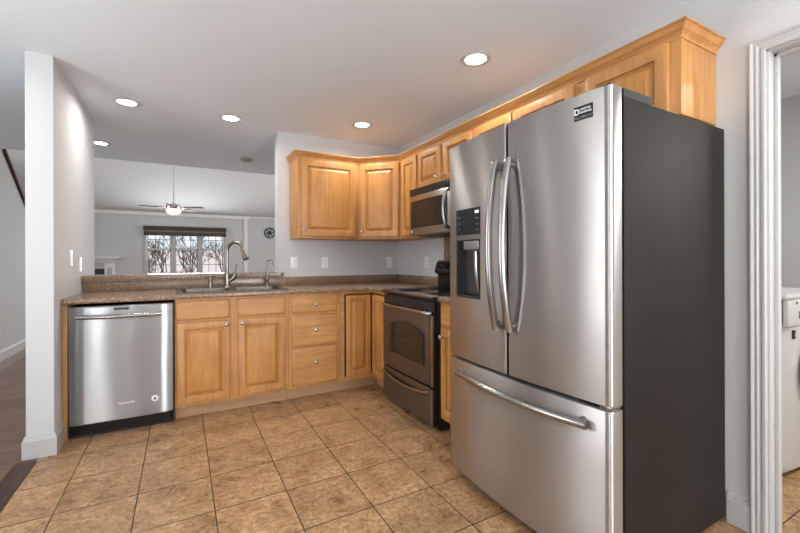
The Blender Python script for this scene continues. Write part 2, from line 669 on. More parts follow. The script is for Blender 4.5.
jb.box(0.045, 0.075, DY1 - 0.032, DY1 - 0.018, 0, DZ - 0.018)
jb.box(0.045, 0.075, DY0, DY1 - 0.018, DZ - 0.032, DZ - 0.018)
jb.build('jamb', TRIM, d, 0.002)
box(0.084, 0.106, DY1 - 0.0205, DY1 - 0.018, 0.90, 0.975).build('strike_plate', BRASS, d)

# far living room window: three double-hung units with grids
w = thing('window_1', ((WX0 + WX1) / 2, 7.5, WZ0), 'white triple window with divided panes', 'window')
del w['category']
w['kind'] = 'structure'
fr = box(WX0 - 0.03, WX0 + 0.03, 7.48, 7.58, WZ0, WZ1)
fr.box(WX1 - 0.03, WX1 + 0.03, 7.48, 7.58, WZ0, WZ1)
fr.box(WX0, WX1, 7.48, 7.58, WZ0 - 0.03, WZ0 + 0.03)
fr.box(WX0, WX1, 7.48, 7.58, WZ1 - 0.03, WZ1 + 0.03)
uw = (WX1 - WX0) / 3
for k in (1, 2):
    fr.box(WX0 + uw * k - 0.042, WX0 + uw * k + 0.042, 7.49, 7.58, WZ0, WZ1)
fr.build('window_frame', TRIM, w, 0.003)
zm = 1.435
for k in range(3):
    a0, a1 = WX0 + uw * k + 0.045, WX0 + uw * (k + 1) - 0.045
    for (z0, z1, yy) in ((WZ0 + 0.03, zm, 7.53), (zm, WZ1 - 0.03, 7.545)):
        s = box(a0, a0 + 0.022, yy - 0.01, yy + 0.01, z0, z1)
        s.box(a1 - 0.022, a1, yy - 0.01, yy + 0.01, z0, z1)
        s.box(a0, a1, yy - 0.01, yy + 0.01, z0, z0 + 0.022)
        s.box(a0, a1, yy - 0.01, yy + 0.01, z1 - 0.022, z1)
        so = s.build('sash', TRIM, w)
        g = MB()
        for q in (1, 2):
            xx = a0 + (a1 - a0) * q / 3
            g.box(xx - 0.006, xx + 0.006, yy - 0.004, yy + 0.004, z0 + 0.02, z1 - 0.02)
        zz = (z0 + z1) / 2
        g.box(a0 + 0.02, a1 - 0.02, yy - 0.004, yy + 0.004, zz - 0.006, zz + 0.006)
        g.build('muntins', BLKMAT, so)
        box(a0 + 0.02, a1 - 0.02, yy + 0.005, yy + 0.008, z0 + 0.02, z1 - 0.02).build('pane', GLASS, so)
# made-up rear and hall windows, out of view, added for fill light and reflections
w = thing('window_2', (-0.98, -6.5, 0.45), 'unseen rear window added for fill light', 'window')
del w['category']
w['kind'] = 'structure'
fr = MB()
for x in (-1.48, -0.54):
    fr.box(x, x + 0.06, -6.6, -6.48, 0.45, 2.25)
fr.box(-1.48, -0.48, -6.6, -6.48, 0.45, 0.51)
fr.box(-1.48, -0.48, -6.6, -6.48, 2.19, 2.25)
fr.build('window_frame', TRIM, w, 0.003)
box(-1.46, -0.50, -6.56, -6.555, 0.5, 2.2).build('pane', GLASS, w)
for _i, (_a, _b) in enumerate(((-3.98, -3.62), (-2.96, -2.88), (-2.14, -2.06))):  # unseen slots added so the dishwasher mirrors narrow bright strips
    w = thing('window_%d' % (4 + _i), (_a, -6.5, 0.2), 'narrow unseen rear pane added for bright reflections', 'window')
    del w['category']
    w['kind'] = 'structure'
    box(_a, _b, -6.56, -6.555, 0.2, 2.2).build('pane', GLASS, w)
w = thing('window_3', (-4.0, -1.95, 0.6), 'unseen hall window added to brighten the refrigerator door', 'window')  # made-up opening for the lamp that lights the refrigerator door
del w['category']
w['kind'] = 'structure'
fr = MB()
for y in (-2.4, -1.56):
    fr.box(-4.12, -3.98, y, y + 0.06, 0.6, 2.2)
fr.box(-4.12, -3.98, -2.4, -1.5, 0.6, 0.66)
fr.box(-4.12, -3.98, -2.4, -1.5, 2.14, 2.2)
fr.build('window_frame', TRIM, w, 0.003)
box(-4.07, -4.065, -2.38, -1.52, 0.62, 2.18).build('pane', GLASS, w)


# ------------------------------------------------------------------ cabinet fronts
class Fr:
    """local frame: origin, u along width, n outward; z up"""
    def __init__(self, o, u):
        self.o = Vector(o)
        self.u = Vector(u).normalized()
        self.n = self.u.cross(Vector((0, 0, 1)))

    def p(self, u, z, n=0.0):
        return self.o + self.u * u + Vector((0, 0, z)) + self.n * n


def rings_slab(mb, fr, u0, u1, z0, z1, prof):
    """nested rectangles: (inset, depth) back to centre"""
    rs = []
    for i, d in prof:
        rs.append([fr.p(u0 + i, z0 + i, d), fr.p(u1 - i, z0 + i, d), fr.p(u1 - i, z1 - i, d), fr.p(u0 + i, z1 - i, d)])
    mb.loft(rs)


def knob(fr, u, z, parent, d=0.02):
    k = MB()
    p = fr.p(u, z, d)
    k.lathe([(0.009, 0), (0.009, 0.002), (0.005, 0.004), (0.0045, 0.012), (0.010, 0.016), (0.0145, 0.020), (0.0150, 0.024), (0.012, 0.028), (0.006, 0.030), (0.0, 0.0305)], p, fr.n, 20)
    return k.build('knob', NICKEL, parent)


def panel_door(fr, u0, u1, z0, z1, parent, kn=None, st=0.052, mat=None, name='door'):
    mb = MB()
    fp = [(0.0, 0.0005), (0.0, 0.013), (0.002, 0.0165), (0.005, 0.0185), (0.010, 0.020), (st - 0.006, 0.020), (st - 0.002, 0.0185), (st, 0.0135), (st, 0.006)]
    # frame as a ring: outer to inner, closed at the back
    rs = []
    for i, d in fp + [(st, 0.0005)]:
        rs.append([fr.p(u0 + i, z0 + i, d), fr.p(u1 - i, z0 + i, d), fr.p(u1 - i, z1 - i, d), fr.p(u0 + i, z1 - i, d)])
    rs.append([v.copy() for v in rs[0]])
    mb.loft(rs, cap=False)
    bmesh.ops.remove_doubles(mb.bm, verts=mb.bm.verts, dist=1e-5)
    d = mb.build(name, mat or MAP_Z, parent, smooth=50)
    pm = MB()
    s = st - 0.003
    rings_slab(pm, fr, u0 + s, u1 - s, z0 + s, z1 - s, [(0, 0.002), (0, 0.005), (0.010, 0.005), (0.013, 0.0075), (0.034, 0.0150), (0.035, 0.0185), (0.038, 0.0190)])
    pm.build('raised_panel', PANEL_Z, d, smooth=25)
    if kn:
        knob(fr, kn[0], kn[1], d)
    return d


def slab_front(fr, u0, u1, z0, z1, parent, mat, kn=None, name='drawer'):
    mb = MB()
    rings_slab(mb, fr, u0, u1, z0, z1, [(0, 0.0005), (0, 0.012), (0.003, 0.016), (0.006, 0.0175), (0.008, 0.0195), (0.014, 0.020)])
    d = mb.build(name, mat, parent, smooth=50)
    if kn:
        knob(fr, kn[0], kn[1], d)
    return d


CT = 0.8885   # carcass top (slightly under the worktop)
# ---- back run
FB = Fr((0, -0.61, 0), (1, 0, 0))       # u = x, outward -y


def side_x(c, x0, x1):
    c.prism([(x0, -0.006, 0), (x0, -0.519, 0), (x0, -0.519, 0.10), (x0, -0.592, 0.10), (x0, -0.592, CT), (x0, -0.006, CT)], (x1 - x0, 0, 0))


def side_y(c, y0, y1):
    c.prism([(-0.006, y0, 0), (-0.519, y0, 0), (-0.519, y0, 0.10), (-0.592, y0, 0.10), (-0.592, y0, CT), (-0.006, y0, CT)], (0, y1 - y0, 0))


def base_back(name, x0, x1, label, stiles):
    r = thing(name, ((x0 + x1) / 2, -0.3, 0), label, 'cabinet')
    c = MB()
    side_x(c, x0, x0 + 0.016)
    side_x(c, x1 - 0.016, x1)
    c.box(x0 + 0.016, x1 - 0.016, -0.592, -0.006, 0.10, 0.116)
    c.box(x0 + 0.016, x1 - 0.016, -0.014, -0.006, 0.116, CT)
    # cut the toe space
    o = c.build('carcass', MAP_Z, r)
    f = MB()
    for a, b in stiles:
        f.box(a, b, -0.61, -0.5925, 0.10, CT)
    f.box(x0, x1, -0.6098, -0.5925, 0.10, 0.128)
    f.box(x0, x1, -0.6098, -0.5925, CT - 0.03, CT)
    f.box(x0, x1, -0.6098, -0.5925, 0.700, 0.745)
    f.build('face_frame', MAP_Z, r)
    return r


# sides must leave the toe recess: kick board in front of recessed sides
def toe(r, pts):
    t = MB()
    t.prism(pts, (0, 0, 0.098))
    t.build('toe_kick', KICK, r)


s = base_back('sink_cabinet', -2.190, -1.378, 'maple base cabinet under the sink with two raised panel doors', [(-2.190, -2.165), (-1.835, -1.752), (-1.415, -1.378)])
slab_front(FB, -2.183, -1.823, 0.735, 0.873, s, MAP_X, name='false_drawer')
slab_front(FB, -1.765, -1.405, 0.735, 0.873, s, MAP_X, name='false_drawer')
panel_door(FB, -2.178, -1.820, 0.122, 0.716, s, (-1.850, 0.685))
panel_door(FB, -1.764, -1.403, 0.122, 0.716, s, (-1.735, 0.685))
s2 = base_back('drawer_cabinet', -1.376, -0.922, 'maple base cabinet with a stack of three drawers', [(-1.376, -1.335), (-0.970, -0.922)])
_f = box(-1.335, -0.970, -0.6098, -0.5925, 0.425, 0.465)
_f.build('drawer_rail', MAP_X, s2)
slab_front(FB, -1.349, -0.957, 0.731, 0.872, s2, MAP_X, (-1.153, 0.797))
slab_front(FB, -1.349, -0.957, 0.452, 0.708, s2, MAP_X, (-1.153, 0.583))
slab_front(FB, -1.349, -0.957, 0.124, 0.437, s2, MAP_X, (-1.153, 0.310))
# corner cabinet, pie-cut
s3 = thing('corner_base_cabinet', (-0.3, -0.3, 0), 'maple corner base cabinet with a folding two-leaf door', 'cabinet')
c = MB()
side_x(c, -0.920, -0.904)
side_y(c, -0.920, -0.904)
c.box(-0.904, -0.006, -0.592, -0.006, 0.10, 0.116)
c.box(-0.592, -0.006, -0.904, -0.592, 0.10, 0.116)
c.box(-0.904, -0.006, -0.014, -0.006, 0.116, CT)
c.box(-0.014, -0.006, -0.904, -0.014, 0.116, CT)
c.build('carcass', MAP_Z, s3)
f = box(-0.920, -0.885, -0.61, -0.5925, 0.10, CT)
f.box(-0.885, -0.592, -0.61, -0.5925, 0.10, 0.138)
f.box(-0.885, -0.592, -0.61, -0.5925, CT - 0.022, CT)
f.box(-0.6098, -0.592, -0.920, -0.61, 0.10, 0.138)
f.box(-0.6098, -0.592, -0.920, -0.61, CT - 0.022, CT)
f.box(-0.6098, -0.592, -0.920, -0.905, 0.138, CT)
f.build('face_frame', MAP_X, s3)
d3 = panel_door(FB, -0.872, -0.632, 0.142, 0.855, s3, None, 0.045)
FR = Fr((-0.61, 0, 0), (0, -1, 0))       # u = -y, outward -x
panel_door(FR, 0.632, 0.904, 0.142, 0.855, s3, None, 0.045)


toe(s, [(-2.190, -0.5345, 0), (-1.379, -0.5345, 0), (-1.379, -0.520, 0), (-2.190, -0.520, 0)])
toe(s2, [(-1.376, -0.5345, 0), (-0.923, -0.5345, 0), (-0.923, -0.520, 0), (-1.376, -0.520, 0)])
toe(s3, [(-0.920, -0.5345, 0), (-0.5345, -0.5345, 0), (-0.5345, -0.920, 0), (-0.520, -0.920, 0), (-0.520, -0.520, 0), (-0.920, -0.520, 0)])

# end panel by the left wall
tagp(box(-2.826, -2.798, -0.61, -0.004, 0.0, CT).build('end_panel', MAP_Z, None, 0.001), 'narrow maple end panel between the dishwasher and the left wall', 'panel')

# ---- cabinet right of the range
s4 = thing('narrow_base_cabinet', (-0.3, -1.9, 0), 'maple base cabinet between the range and the refrigerator', 'cabinet')
c = MB()
side_y(c, -1.708, -1.692)
side_y(c, -2.112, -2.096)
c.box(-0.592, -0.006, -2.096, -1.708, 0.10, 0.116)
c.box(-0.014, -0.006, -2.096, -1.708, 0.116, CT)
c.build('carcass', MAP_Z, s4)
f = MB()
for a, b in ((-1.725, -1.692), (-2.112, -2.08)):
    f.box(-0.61, -0.5925, a, b, 0.10, CT)
for z0, z1 in ((0.10, 0.128), (CT - 0.03, CT), (0.700, 0.745)):
    f.box(-0.6098, -0.5925, -2.112, -1.692, z0, z1)
f.build('face_frame', MAP_Z, s4)
toe(s4, [(-0.5345, -1.692, 0), (-0.5345, -2.112, 0), (-0.520, -2.112, 0), (-0.520, -1.692, 0)])
slab_front(FR, 1.712, 2.092, 0.735, 0.873, s4, MAP_Y, (1.902, 0.80))
panel_door(FR, 1.712, 2.092, 0.122, 0.716, s4, (1.738, 0.66))

# ------------------------------------------------------------------ worktops
ZT = 0.925
ct = thing('countertop', (-1.5, -0.3, 0.874), 'brown speckled laminate worktop running from the left wall round the corner to the range', 'countertop')
c = MB()
c.prism([(WL1 + 0.001, -0.001, 0.890), (WL1 + 0.001, -0.628, 0.890), (-0.655, -0.628, 0.890), (-0.628, -0.655, 0.890), (-0.628, -0.921, 0.890), (-0.001, -0.921, 0.890), (-0.001, -0.001, 0.890)], (0, 0, 0.035))
top = c.build('worktop', LAM, ct)
for sx0, sx1 in ((-2.145, -1.795), (-1.755, -1.395)):
    cut(top, box(sx0, sx1, -0.53, -0.13, 0.8, 1.0))
nose = [(0, 0.002), (0.003, 0), (0.006, 0.004), (0.008, 0.010), (0.008, 0.024), (0.006, 0.031), (0.003, 0.0345), (0, 0.035)]
c = MB()
sweep(c, [(WL1 + 0.001, -0.6275), (-0.655, -0.6275), (-0.6275, -0.655), (-0.6275, -0.921)], [(-a, b) for a, b in nose], 0.890)
c.build('front_edge', LAM, ct)
c = box(WL1 + 0.001, -0.022, -0.020, -0.001, ZT + 0.0005, 1.006)
c.box(-0.020, -0.001, -0.897, -0.001, ZT + 0.0005, 1.006)
c.build('backsplash', LAM, ct, 0.002)
c = box(-0.628, -0.001, -2.112, -1.690, 0.890, ZT)
sweep(c, [(-0.6275, -1.690), (-0.6275, -2.115)], [(-a, b) for a, b in nose], 0.890)
tagp(c.build('countertop', LAM), 'short piece of brown laminate worktop between the range and the refrigerator', 'countertop')
tagp(box(-0.012, -0.001, -2.115, -0.898, ZT + 0.001, 1.372).build('splash_panel', LAM), 'tall brown laminate splash panel on the wall behind the range', 'panel')
# bar ledge
c = MB()
c.prism([(WL1 + 0.001, -0.05, 1.0135), (-1.334, -0.05, 1.0135), (-1.334, -0.0505, 1.0135), (-1.285, -0.0505, 1.0135), (-1.285, -0.003, 1.0135), (-1.334, -0.003, 1.0135), (-1.334, 0.30, 1.0135), (WL1 + 0.001, 0.30, 1.0135)], (0, 0, 0.038))
tagp(c.build('bar_ledge', LAM, None, 0.005, seg=3), 'raised brown laminate bar ledge along the pass-through opening', 'ledge')

# ------------------------------------------------------------------ sink
sk = thing('sink', (-1.77, -0.33, ZT), 'stainless steel double bowl sink set in the worktop', 'sink')
X0, X1, Y0, Y1 = -2.185, -1.355, -0.575, -0.06
bowls = [(-2.140, -1.800), (-1.750, -1.400)]
rim = box(X0, X1, Y0, Y1, ZT + 0.0005, ZT + 0.006).build('rim', SINKM, sk, 0.003)
for a, b in bowls:
    cut(rim, box(a, b, -0.525, -0.135, 0.85, 1.0))
for a, b in bowls:
    w = MB()
    t_ = 0.0015
    def rr(i, z):
        x0, x1, y0, y1 = a + i, b - i, -0.525 + i, -0.135 - i
        r = 0.035
        pts = []
        for cx_, cy_, a0 in ((x1 - r, y1 - r, 0), (x0 + r, y1 - r, 90), (x0 + r, y0 + r, 180), (x1 - r, y0 + r, 270)):
            for q in range(6):
                an = math.radians(a0 + q * 18)
                pts.append((cx_ + r * math.cos(an), cy_ + r * math.sin(an), z))
        return pts
    w.loft([rr(0.0, ZT + 0.005), rr(0.002, ZT - 0.02), rr(0.012, ZT - 0.16), rr(0.03, ZT - 0.178), rr(0.10, ZT - 0.182), rr(0.10, ZT - 0.185), rr(0.028, ZT - 0.181), rr(0.010, ZT - 0.163), rr(0.0005, ZT - 0.02), rr(-0.001, ZT + 0.0045)], cap=False)
    w.face(list(w.bm.verts)[4 * 24:5 * 24])
    bo = w.build('bowl', SINKM, sk, smooth=60)
    MB().lathe([(0.0, 0), (0.04, 0), (0.045, 0.003), (0.030, 0.003), (0.028, 0.001), (0, 0.001)], ((a + b) / 2, -0.33, ZT - 0.1815)).build('drain', CHROME, bo)

# gooseneck faucet
fx, fy = -1.79, -0.098
fa = thing('faucet', (fx, fy, ZT), 'tall brushed gooseneck pull-down faucet with a side lever, behind the sink', 'faucet')
b = MB()
zb = ZT + 0.0065
b.lathe([(0.030, 0), (0.030, 0.006), (0.026, 0.012), (0.022, 0.016), (0.021, 0.10), (0.019, 0.13), (0.016, 0.14)], (fx, fy, zb))
b.build('body', BRONZE, fa)
dv = Vector((0.16, -0.17, 0)).normalized()
R = 0.083
pts = [Vector((fx, fy, zb + 0.135 + i * 0.0375)) for i in range(5)]
cz = zb + 0.135 + 0.18
for q in range(0, 15):
    an = PI - q * (PI * 0.90) / 14
    pts.append(Vector((fx, fy, cz)) + dv * (R + R * math.cos(an)) + Vector((0, 0, R * math.sin(an) + 0.0)))
b = MB()
b.tube(pts, 0.0145, 14)
b.build('neck', BRONZE, fa)
e = pts[-1]
dd = (pts[-1] - pts[-2]).normalized()
b = MB()
b.tube([e - dd * 0.003, e + dd * 0.012, e + dd * 0.03, e + dd * 0.075, e + dd * 0.098, e + dd * 0.104], [0.0155, 0.019, 0.020, 0.026, 0.028, 0.024], 18)
b.build('spray_head', BRONZE, fa)
b = MB()
hb = Vector((fx, fy, zb + 0.055))
b.tube([hb + Vector((0.012, -0.006, 0)), hb + Vector((0.045, -0.018, 0.022)), hb + Vector((0.058, -0.02, 0.055)), hb + Vector((0.062, -0.02, 0.075))], [0.015, 0.019, 0.018, 0.012], 14)
b.tube([hb + Vector((0.060, -0.02, 0.07)), hb + Vector((0.062, -0.02, 0.10)), hb + Vector((0.075, -0.022, 0.145))], [0.008, 0.0055, 0.007], 10)
b.build('lever_handle', BRONZE, fa)
# soap dispenser
sx, sy = -1.925, -0.098
sd = thing('soap_dispenser', (sx, sy, ZT), 'small brushed metal soap pump left of the tall faucet', 'soap dispenser')
MB().lathe([(0.022, 0), (0.022, 0.005), (0.017, 0.010), (0.015, 0.045), (0.012, 0.058), (0.0075, 0.062), (0.0075, 0.092), (0, 0.093)], (sx, sy, zb)).build('body', BRONZE, sd)
b = MB()
b.lathe([(0.013, 0), (0.015, 0.004), (0.013, 0.016), (0, 0.018)], (sx, sy, zb + 0.088))
b.tube([(sx, sy, zb + 0.098), (sx + 0.03, sy - 0.03, zb + 0.099), (sx + 0.045, sy - 0.045, zb + 0.090)], [0.006, 0.005, 0.004], 10)
b.build('pump_head', BRONZE, sd)
# filtered water tap
gx, gy = -1.447, -0.098
ft = thing('filter_tap', (gx, gy, ZT), 'slim brushed filtered-water tap at the right end of the sink', 'faucet')
MB().lathe([(0.022, 0), (0.022, 0.004), (0.014, 0.010), (0.012, 0.035), (0.016, 0.05), (0.017, 0.068), (0.012, 0.085), (0.0065, 0.095)], (gx, gy, zb)).build('body', BRONZE, ft)
pts = [Vector((gx, gy, zb + 0.09 + i * 0.028)) for i in range(5)]
for q in range(0, 11):
    an = PI - q * PI * 0.93 / 10
    pts.append(Vector((gx, gy, zb + 0.215)) + Vector((0.75, -0.66, 0)) * (0.026 + 0.026 * math.cos(an)) + Vector((0, 0, 0.026 * math.sin(an))))
pts.append(pts[-1] + Vector((0, 0, -0.035)))
b = MB()
b.tube(pts, 0.0075, 12)
b.build('neck', BRONZE, ft)
b = MB()
b.tube([(gx, gy - 0.01, zb + 0.055), (gx - 0.01, gy - 0.035, zb + 0.062), (gx - 0.016, gy - 0.05, zb + 0.066)], [0.006, 0.005, 0.006], 10)
b.build('lever_handle', BRONZE, ft)

# ------------------------------------------------------------------ dishwasher
dw = thing('dishwasher', (-2.492, -0.33, 0), 'stainless steel dishwasher with a bowed bar handle left of the sink cabinet', 'dishwasher')
box(-2.788, -2.197, -0.60, -0.05, 0.02, 0.869).build('tub', BLACK, dw, 0.003)
dxa, dxb = -2.785, -2.203
pr = []
for i in range(15):
    t_ = i / 14.0
    x = dxa + (dxb - dxa) * t_
    k = 2 * t_ - 1
    pr.append((x, -0.650 - 0.008 * (1 - k * k) + (0.010 * max(0, (abs(k) - 0.93) / 0.07) ** 2), 0))
c = MB()
zs = [(0.100, 0.004), (0.106, 0.0), (0.30, 0), (0.60, 0), (0.848, 0.0), (0.864, 0.003), (0.870, 0.010)]
rg = []
for z, ins in zs:
    rg.append([(x, y + ins, z) for x, y, _ in pr] + [(dxb, -0.603, z), (dxa, -0.603, z)])
c.loft(rg)
dd_ = c.build('door', STEEL_W, dw, smooth=30)
hx0, hx1, hz = -2.738, -2.268, 0.808
c = MB()
hp = []
for i in range(17):
    t_ = i / 16.0
    k = 2 * t_ - 1
    hp.append((hx0 + (hx1 - hx0) * t_, -0.700 - 0.014 * (1 - k * k), hz + 0.004 * (1 - k * k) * -1.0))
c.tube(hp, 0.0155, 16, 0.9)
for i in (1, 15):
    c.tube([hp[i], (hp[i][0], -0.652, hp[i][2])], [0.010, 0.013], 12)
c.build('handle', HANDLE, dd_)
box(-2.545, -2.462, -0.6605, -0.655, 0.842, 0.856).build('vent_window', BLACK, dd_)
text('logo_text', 'KitchenAid', 0.020, (-2.476, -0.6592, 0.210), (1, 0, 0), PRINTW, dd_, depth=0.001, bold=0.0004)
c = MB()
c.lathe([(0.0, 0), (0.021, 0), (0.021, 0.0015), (0.017, 0.0015), (0.017, 0.0008), (0.0, 0.0008)], (-2.312, -0.6555, 0.211), (0, -1, 0), 28)
md = c.build('medallion', PLASTW, dd_)
c = MB()
c.prism([(-2.322, -0.6568, 0.200), (-2.304, -0.6568, 0.204), (-2.309, -0.6568, 0.212), (-2.300, -0.6568, 0.220), (-2.316, -0.6568, 0.216)], (0, -0.0009, 0))
c.build('emblem', BLACK, md)
c = box(-2.788, -2.197, -0.585, -0.560, 0.0, 0.094)
c.box(-2.790, -2.195, -0.606, -0.600, 0.092, 0.100)
c.build('toe_panel', BLACK, dw)
box(-2.205, -2.1925, -0.628, -0.600, 0.02, 0.872).build('side_gasket', BLACK, dw)
box(-2.795, -2.787, -0.624, -0.600, 0.02, 0.872).build('side_gasket', BLACK, dw)

# ------------------------------------------------------------------ range
rg_ = thing('range', (-0.33, -1.305, 0), 'freestanding electric range with black glass cooktop and dark stainless oven door', 'stove')
RY0, RY1 = -1.685, -0.926
box(-0.625, -0.03, RY0, RY1, 0.02, 0.896).build('body', BLACK, rg_, 0.004)
c = MB()
c.prism([(-0.655, RY0, 0.897), (-0.668, RY0, 0.902), (-0.668, RY0, 0.914), (-0.660, RY0, 0.921), (-0.10, RY0, 0.921), (-0.10, RY0, 0.897)], (0, RY1 - RY0, 0))
ck = c.build('cooktop', GLASSB, rg_)
for ex, ey, er in ((-0.50, -1.12, 0.10), (-0.50, -1.50, 0.08), (-0.24, -1.12, 0.08), (-0.24, -1.50, 0.10)):
    MB().lathe([(er - 0.004, 0), (er, 0), (er, 0.0004), (er - 0.004, 0.0004), (er - 0.004, 0)], (ex, ey, 0.9212), n=40).build('burner_ring', PRINTG, ck)
c = MB()
c.prism([(-0.6685, RY0 + 0.004, 0.913), (-0.6715, RY0 + 0.004, 0.914), (-0.6715, RY0 + 0.004, 0.918), (-0.664, RY0 + 0.004, 0.9235), (-0.655, RY0 + 0.004, 0.9235), (-0.655, RY0 + 0.004, 0.9215), (-0.6685, RY0 + 0.004, 0.914)], (0, RY1 - RY0 - 0.008, 0))
c.build('edge_trim', HANDLE, ck)
# oven door: steel skin in black frame
od = box(-0.652, -0.626, RY0 + 0.012, RY1 - 0.004, 0.305, 0.885).build('oven_door', BLACK, rg_, 0.003)
c = MB()
ya, yb = RY0 + 0.055, RY1 - 0.006
seg = []
for i in range(13):
    t_ = i / 12.0
    k = 2 * t_ - 1
    seg.append((-0.668 - 0.004 * (1 - k * k) + 0.006 * max(0, (abs(k) - 0.9) / 0.1) ** 2, ya + (yb - ya) * t_))
rgs = []
for z, ins in ((0.308, 0.006), (0.314, 0), (0.775, 0), (0.786, 0.002), (0.790, 0.008)):
    rgs.append([(x + ins, y, z) for x, y in seg] + [(-0.653, yb, z), (-0.653, ya, z)])
c.loft(rgs)
c.build('door_skin', STEEL_D, od, smooth=30)
c = MB()
c.box(-0.664, -0.653, RY0 + 0.014, RY0 + 0.048, 0.308, 0.790)
c.build('edge_strip', HANDLE, od, 0.003)
# arched window
wy0, wy1, wz0, wz1 = -1.572, -1.075, 0.440, 0.655
arc = [(wy0, wz0), (wy1, wz0), (wy1, wz1)]
for i in range(1, 12):
    t_ = i / 12.0
    arc.append((wy1 + (wy0 - wy1) * t_, wz1 + 0.055 * math.sin(PI * t_) ** 0.8))
arc.append((wy0, wz1))
c = MB()
ctr = ((wy0 + wy1) / 2, (wz0 + wz1) / 2)
def sc_(s): return [(ctr[0] + (y - ctr[0]) * s, ctr[1] + (z - ctr[1]) * s) for y, z in arc]
c.loft([[(-0.668, y, z) for y, z in sc_(1.02)], [(-0.6755, y, z) for y, z in sc_(1.02)], [(-0.6765, y, z) for y, z in sc_(0.985)], [(-0.6745, y, z) for y, z in sc_(0.97)]])
c.build('window_bezel', BLACK, od)
c = MB()
c.prism([(-0.6745, y, z) for y, z in sc_(0.965)], (-0.0012, 0, 0))
c.build('oven_window', OVENG, od)


def bow_handle(y0, y1, z, xb, so, bow, sag, rad, parent, mat=HANDLE, flat=1.0):
    c = MB()
    pts = []
    for i in range(21):
        t_ = i / 20.0
        k = 2 * t_ - 1
        e_ = min(1.0, (1 - abs(k)) / 0.07)
        e_ = math.sin(e_ * PI / 2)
        pts.append((xb - so * e_ - bow * (1 - k * k), y0 + (y1 - y0) * t_, z - sag * (1 - k * k)))
    c.tube(pts, rad, 14, flat)
    return c.build('handle', mat, parent, smooth=60)


bow_handle(RY0 + 0.035, RY1 - 0.02, 0.803, -0.656, 0.026, 0.014, -0.004, 0.0150, od)
c = box(-0.656, -0.626, RY0 + 0.012, RY1 - 0.004, 0.045, 0.296)
dr = c.build('storage_drawer', BLACK, rg_, 0.003)
c = MB()
rgs = []
for z, ins in ((0.048, 0.006), (0.054, 0), (0.20, 0), (0.225, 0.004), (0.250, 0.012), (0.262, 0.016), (0.27, 0.012), (0.288, 0.002), (0.292, 0.006)):
    rgs.append([(x + ins - 0.002, y, z) for x, y in seg] + [(-0.657, yb, z), (-0.657, ya, z)])
# steel face with a shallow scooped pull
rgs = []
for z, ins in ((0.048, 0.005), (0.054, 0), (0.20, 0), (0.226, 0.0)):
    rgs.append([(x + ins, y, z) for x, y in seg] + [(-0.657, yb, z), (-0.657, ya, z)])
c.loft(rgs)
rgs = []
for z, ins in ((0.226, 0.006), (0.284, 0.006), (0.290, 0.009)):
    rgs.append([(x + ins, y, z) for x, y in seg] + [(-0.657, yb, z), (-0.657, ya, z)])
c.loft(rgs)
c.build('drawer_skin', STEEL_D, dr, smooth=30)
box(-0.668, -0.657, RY0 + 0.014, RY0 + 0.048, 0.048, 0.290).build('edge_strip', HANDLE, dr, 0.003)
bow_handle(RY0 + 0.06, RY1 - 0.02, 0.262, -0.662, 0.010, 0.012, 0.034, 0.012, dr)
box(-0.60, -0.05, RY0 + 0.02, RY1 - 0.02, 0.0, 0.019).build('plinth', BLKMAT, rg_)
# back guard with knobs
c = MB()
c.prism([(-0.100, RY0, 0.9215), (-0.102, RY0, 1.035), (-0.135, RY0, 1.055), (-0.138, RY0, 1.075), (-0.112, RY0, 1.150), (-0.090, RY0, 1.165), (-0.014, RY0, 1.165), (-0.014, RY0, 0.9215)], (0, RY1 - RY0, 0))
bg = c.build('back_guard', BLACK, rg_, 0.003)
for ky in (-0.985, -1.065, -1.545, -1.625):
    kn = MB()
    nrm = Vector((-0.075, 0, 0.026)).normalized()
    kn.lathe([(0.026, 0), (0.026, 0.006), (0.021, 0.009), (0.019, 0.026), (0.016, 0.029), (0, 0.029)], Vector((-0.1255, ky, 1.112)), nrm, 20)
    kn.build('knob', BLKMAT, bg)
c = MB()
c.prism([(-0.1345, -1.42, 1.086), (-0.1165, -1.42, 1.138), (-0.1155, -1.42, 1.1376), (-0.1335, -1.42, 1.0856)], (0, 0.23, 0))
c.build('clock_display', GLASSB, bg)

# ------------------------------------------------------------------ upper cabinets
UB, UT = 1.372, 2.125
FU = Fr((0, -0.305, 0), (1, 0, 0))
FUR = Fr((-0.305, 0, 0), (0, -1, 0))


def upper(name, loc, poly, z0, z1, label, frame_boxes=None):
    r = thing(name, loc, label, 'cabinet')
    c = MB()
    c.prism([(x, y, z0) for x, y in poly], (0, 0, z1 - z0))
    c.build('carcass', MAP_Z, r, 0.001)
    return r


XU = -1.2145
u1 = upper('wall_cabinet', (-0.9, -0.15, UB), [(XU, -0.001), (XU, -0.305), (-0.611, -0.305), (-0.611, -0.001)], UB, UT, 'maple wall cabinet with one wide raised panel door, at the left end of the row')
panel_door(FU, -1.188, -0.648, UB + 0.018, 2.102, u1, (-1.166, UB + 0.075), 0.062)
u2 = upper('corner_wall_cabinet', (-0.3, -0.3, UB), [(-0.610, -0.001), (-0.610, -0.305), (-0.305, -0.610), (-0.001, -0.610), (-0.001, -0.001)], UB, UT, 'diagonal maple wall cabinet in the corner')
FD = Fr((-0.610, -0.305, 0), (1, -1, 0))
panel_door(FD, 0.020, 0.412, UB + 0.018, 2.102, u2, (0.042, UB + 0.075), 0.058)
u3 = upper('narrow_wall_cabinet', (-0.15, -0.77, UB), [(-0.001, -0.611), (-0.305, -0.611), (-0.305, -0.920), (-0.001, -0.920)], UB, UT, 'narrow maple wall cabinet just left of the microwave')
panel_door(FUR, 0.640, 0.905, UB + 0.018, 2.102, u3, None, 0.055)
ZM = 1.782
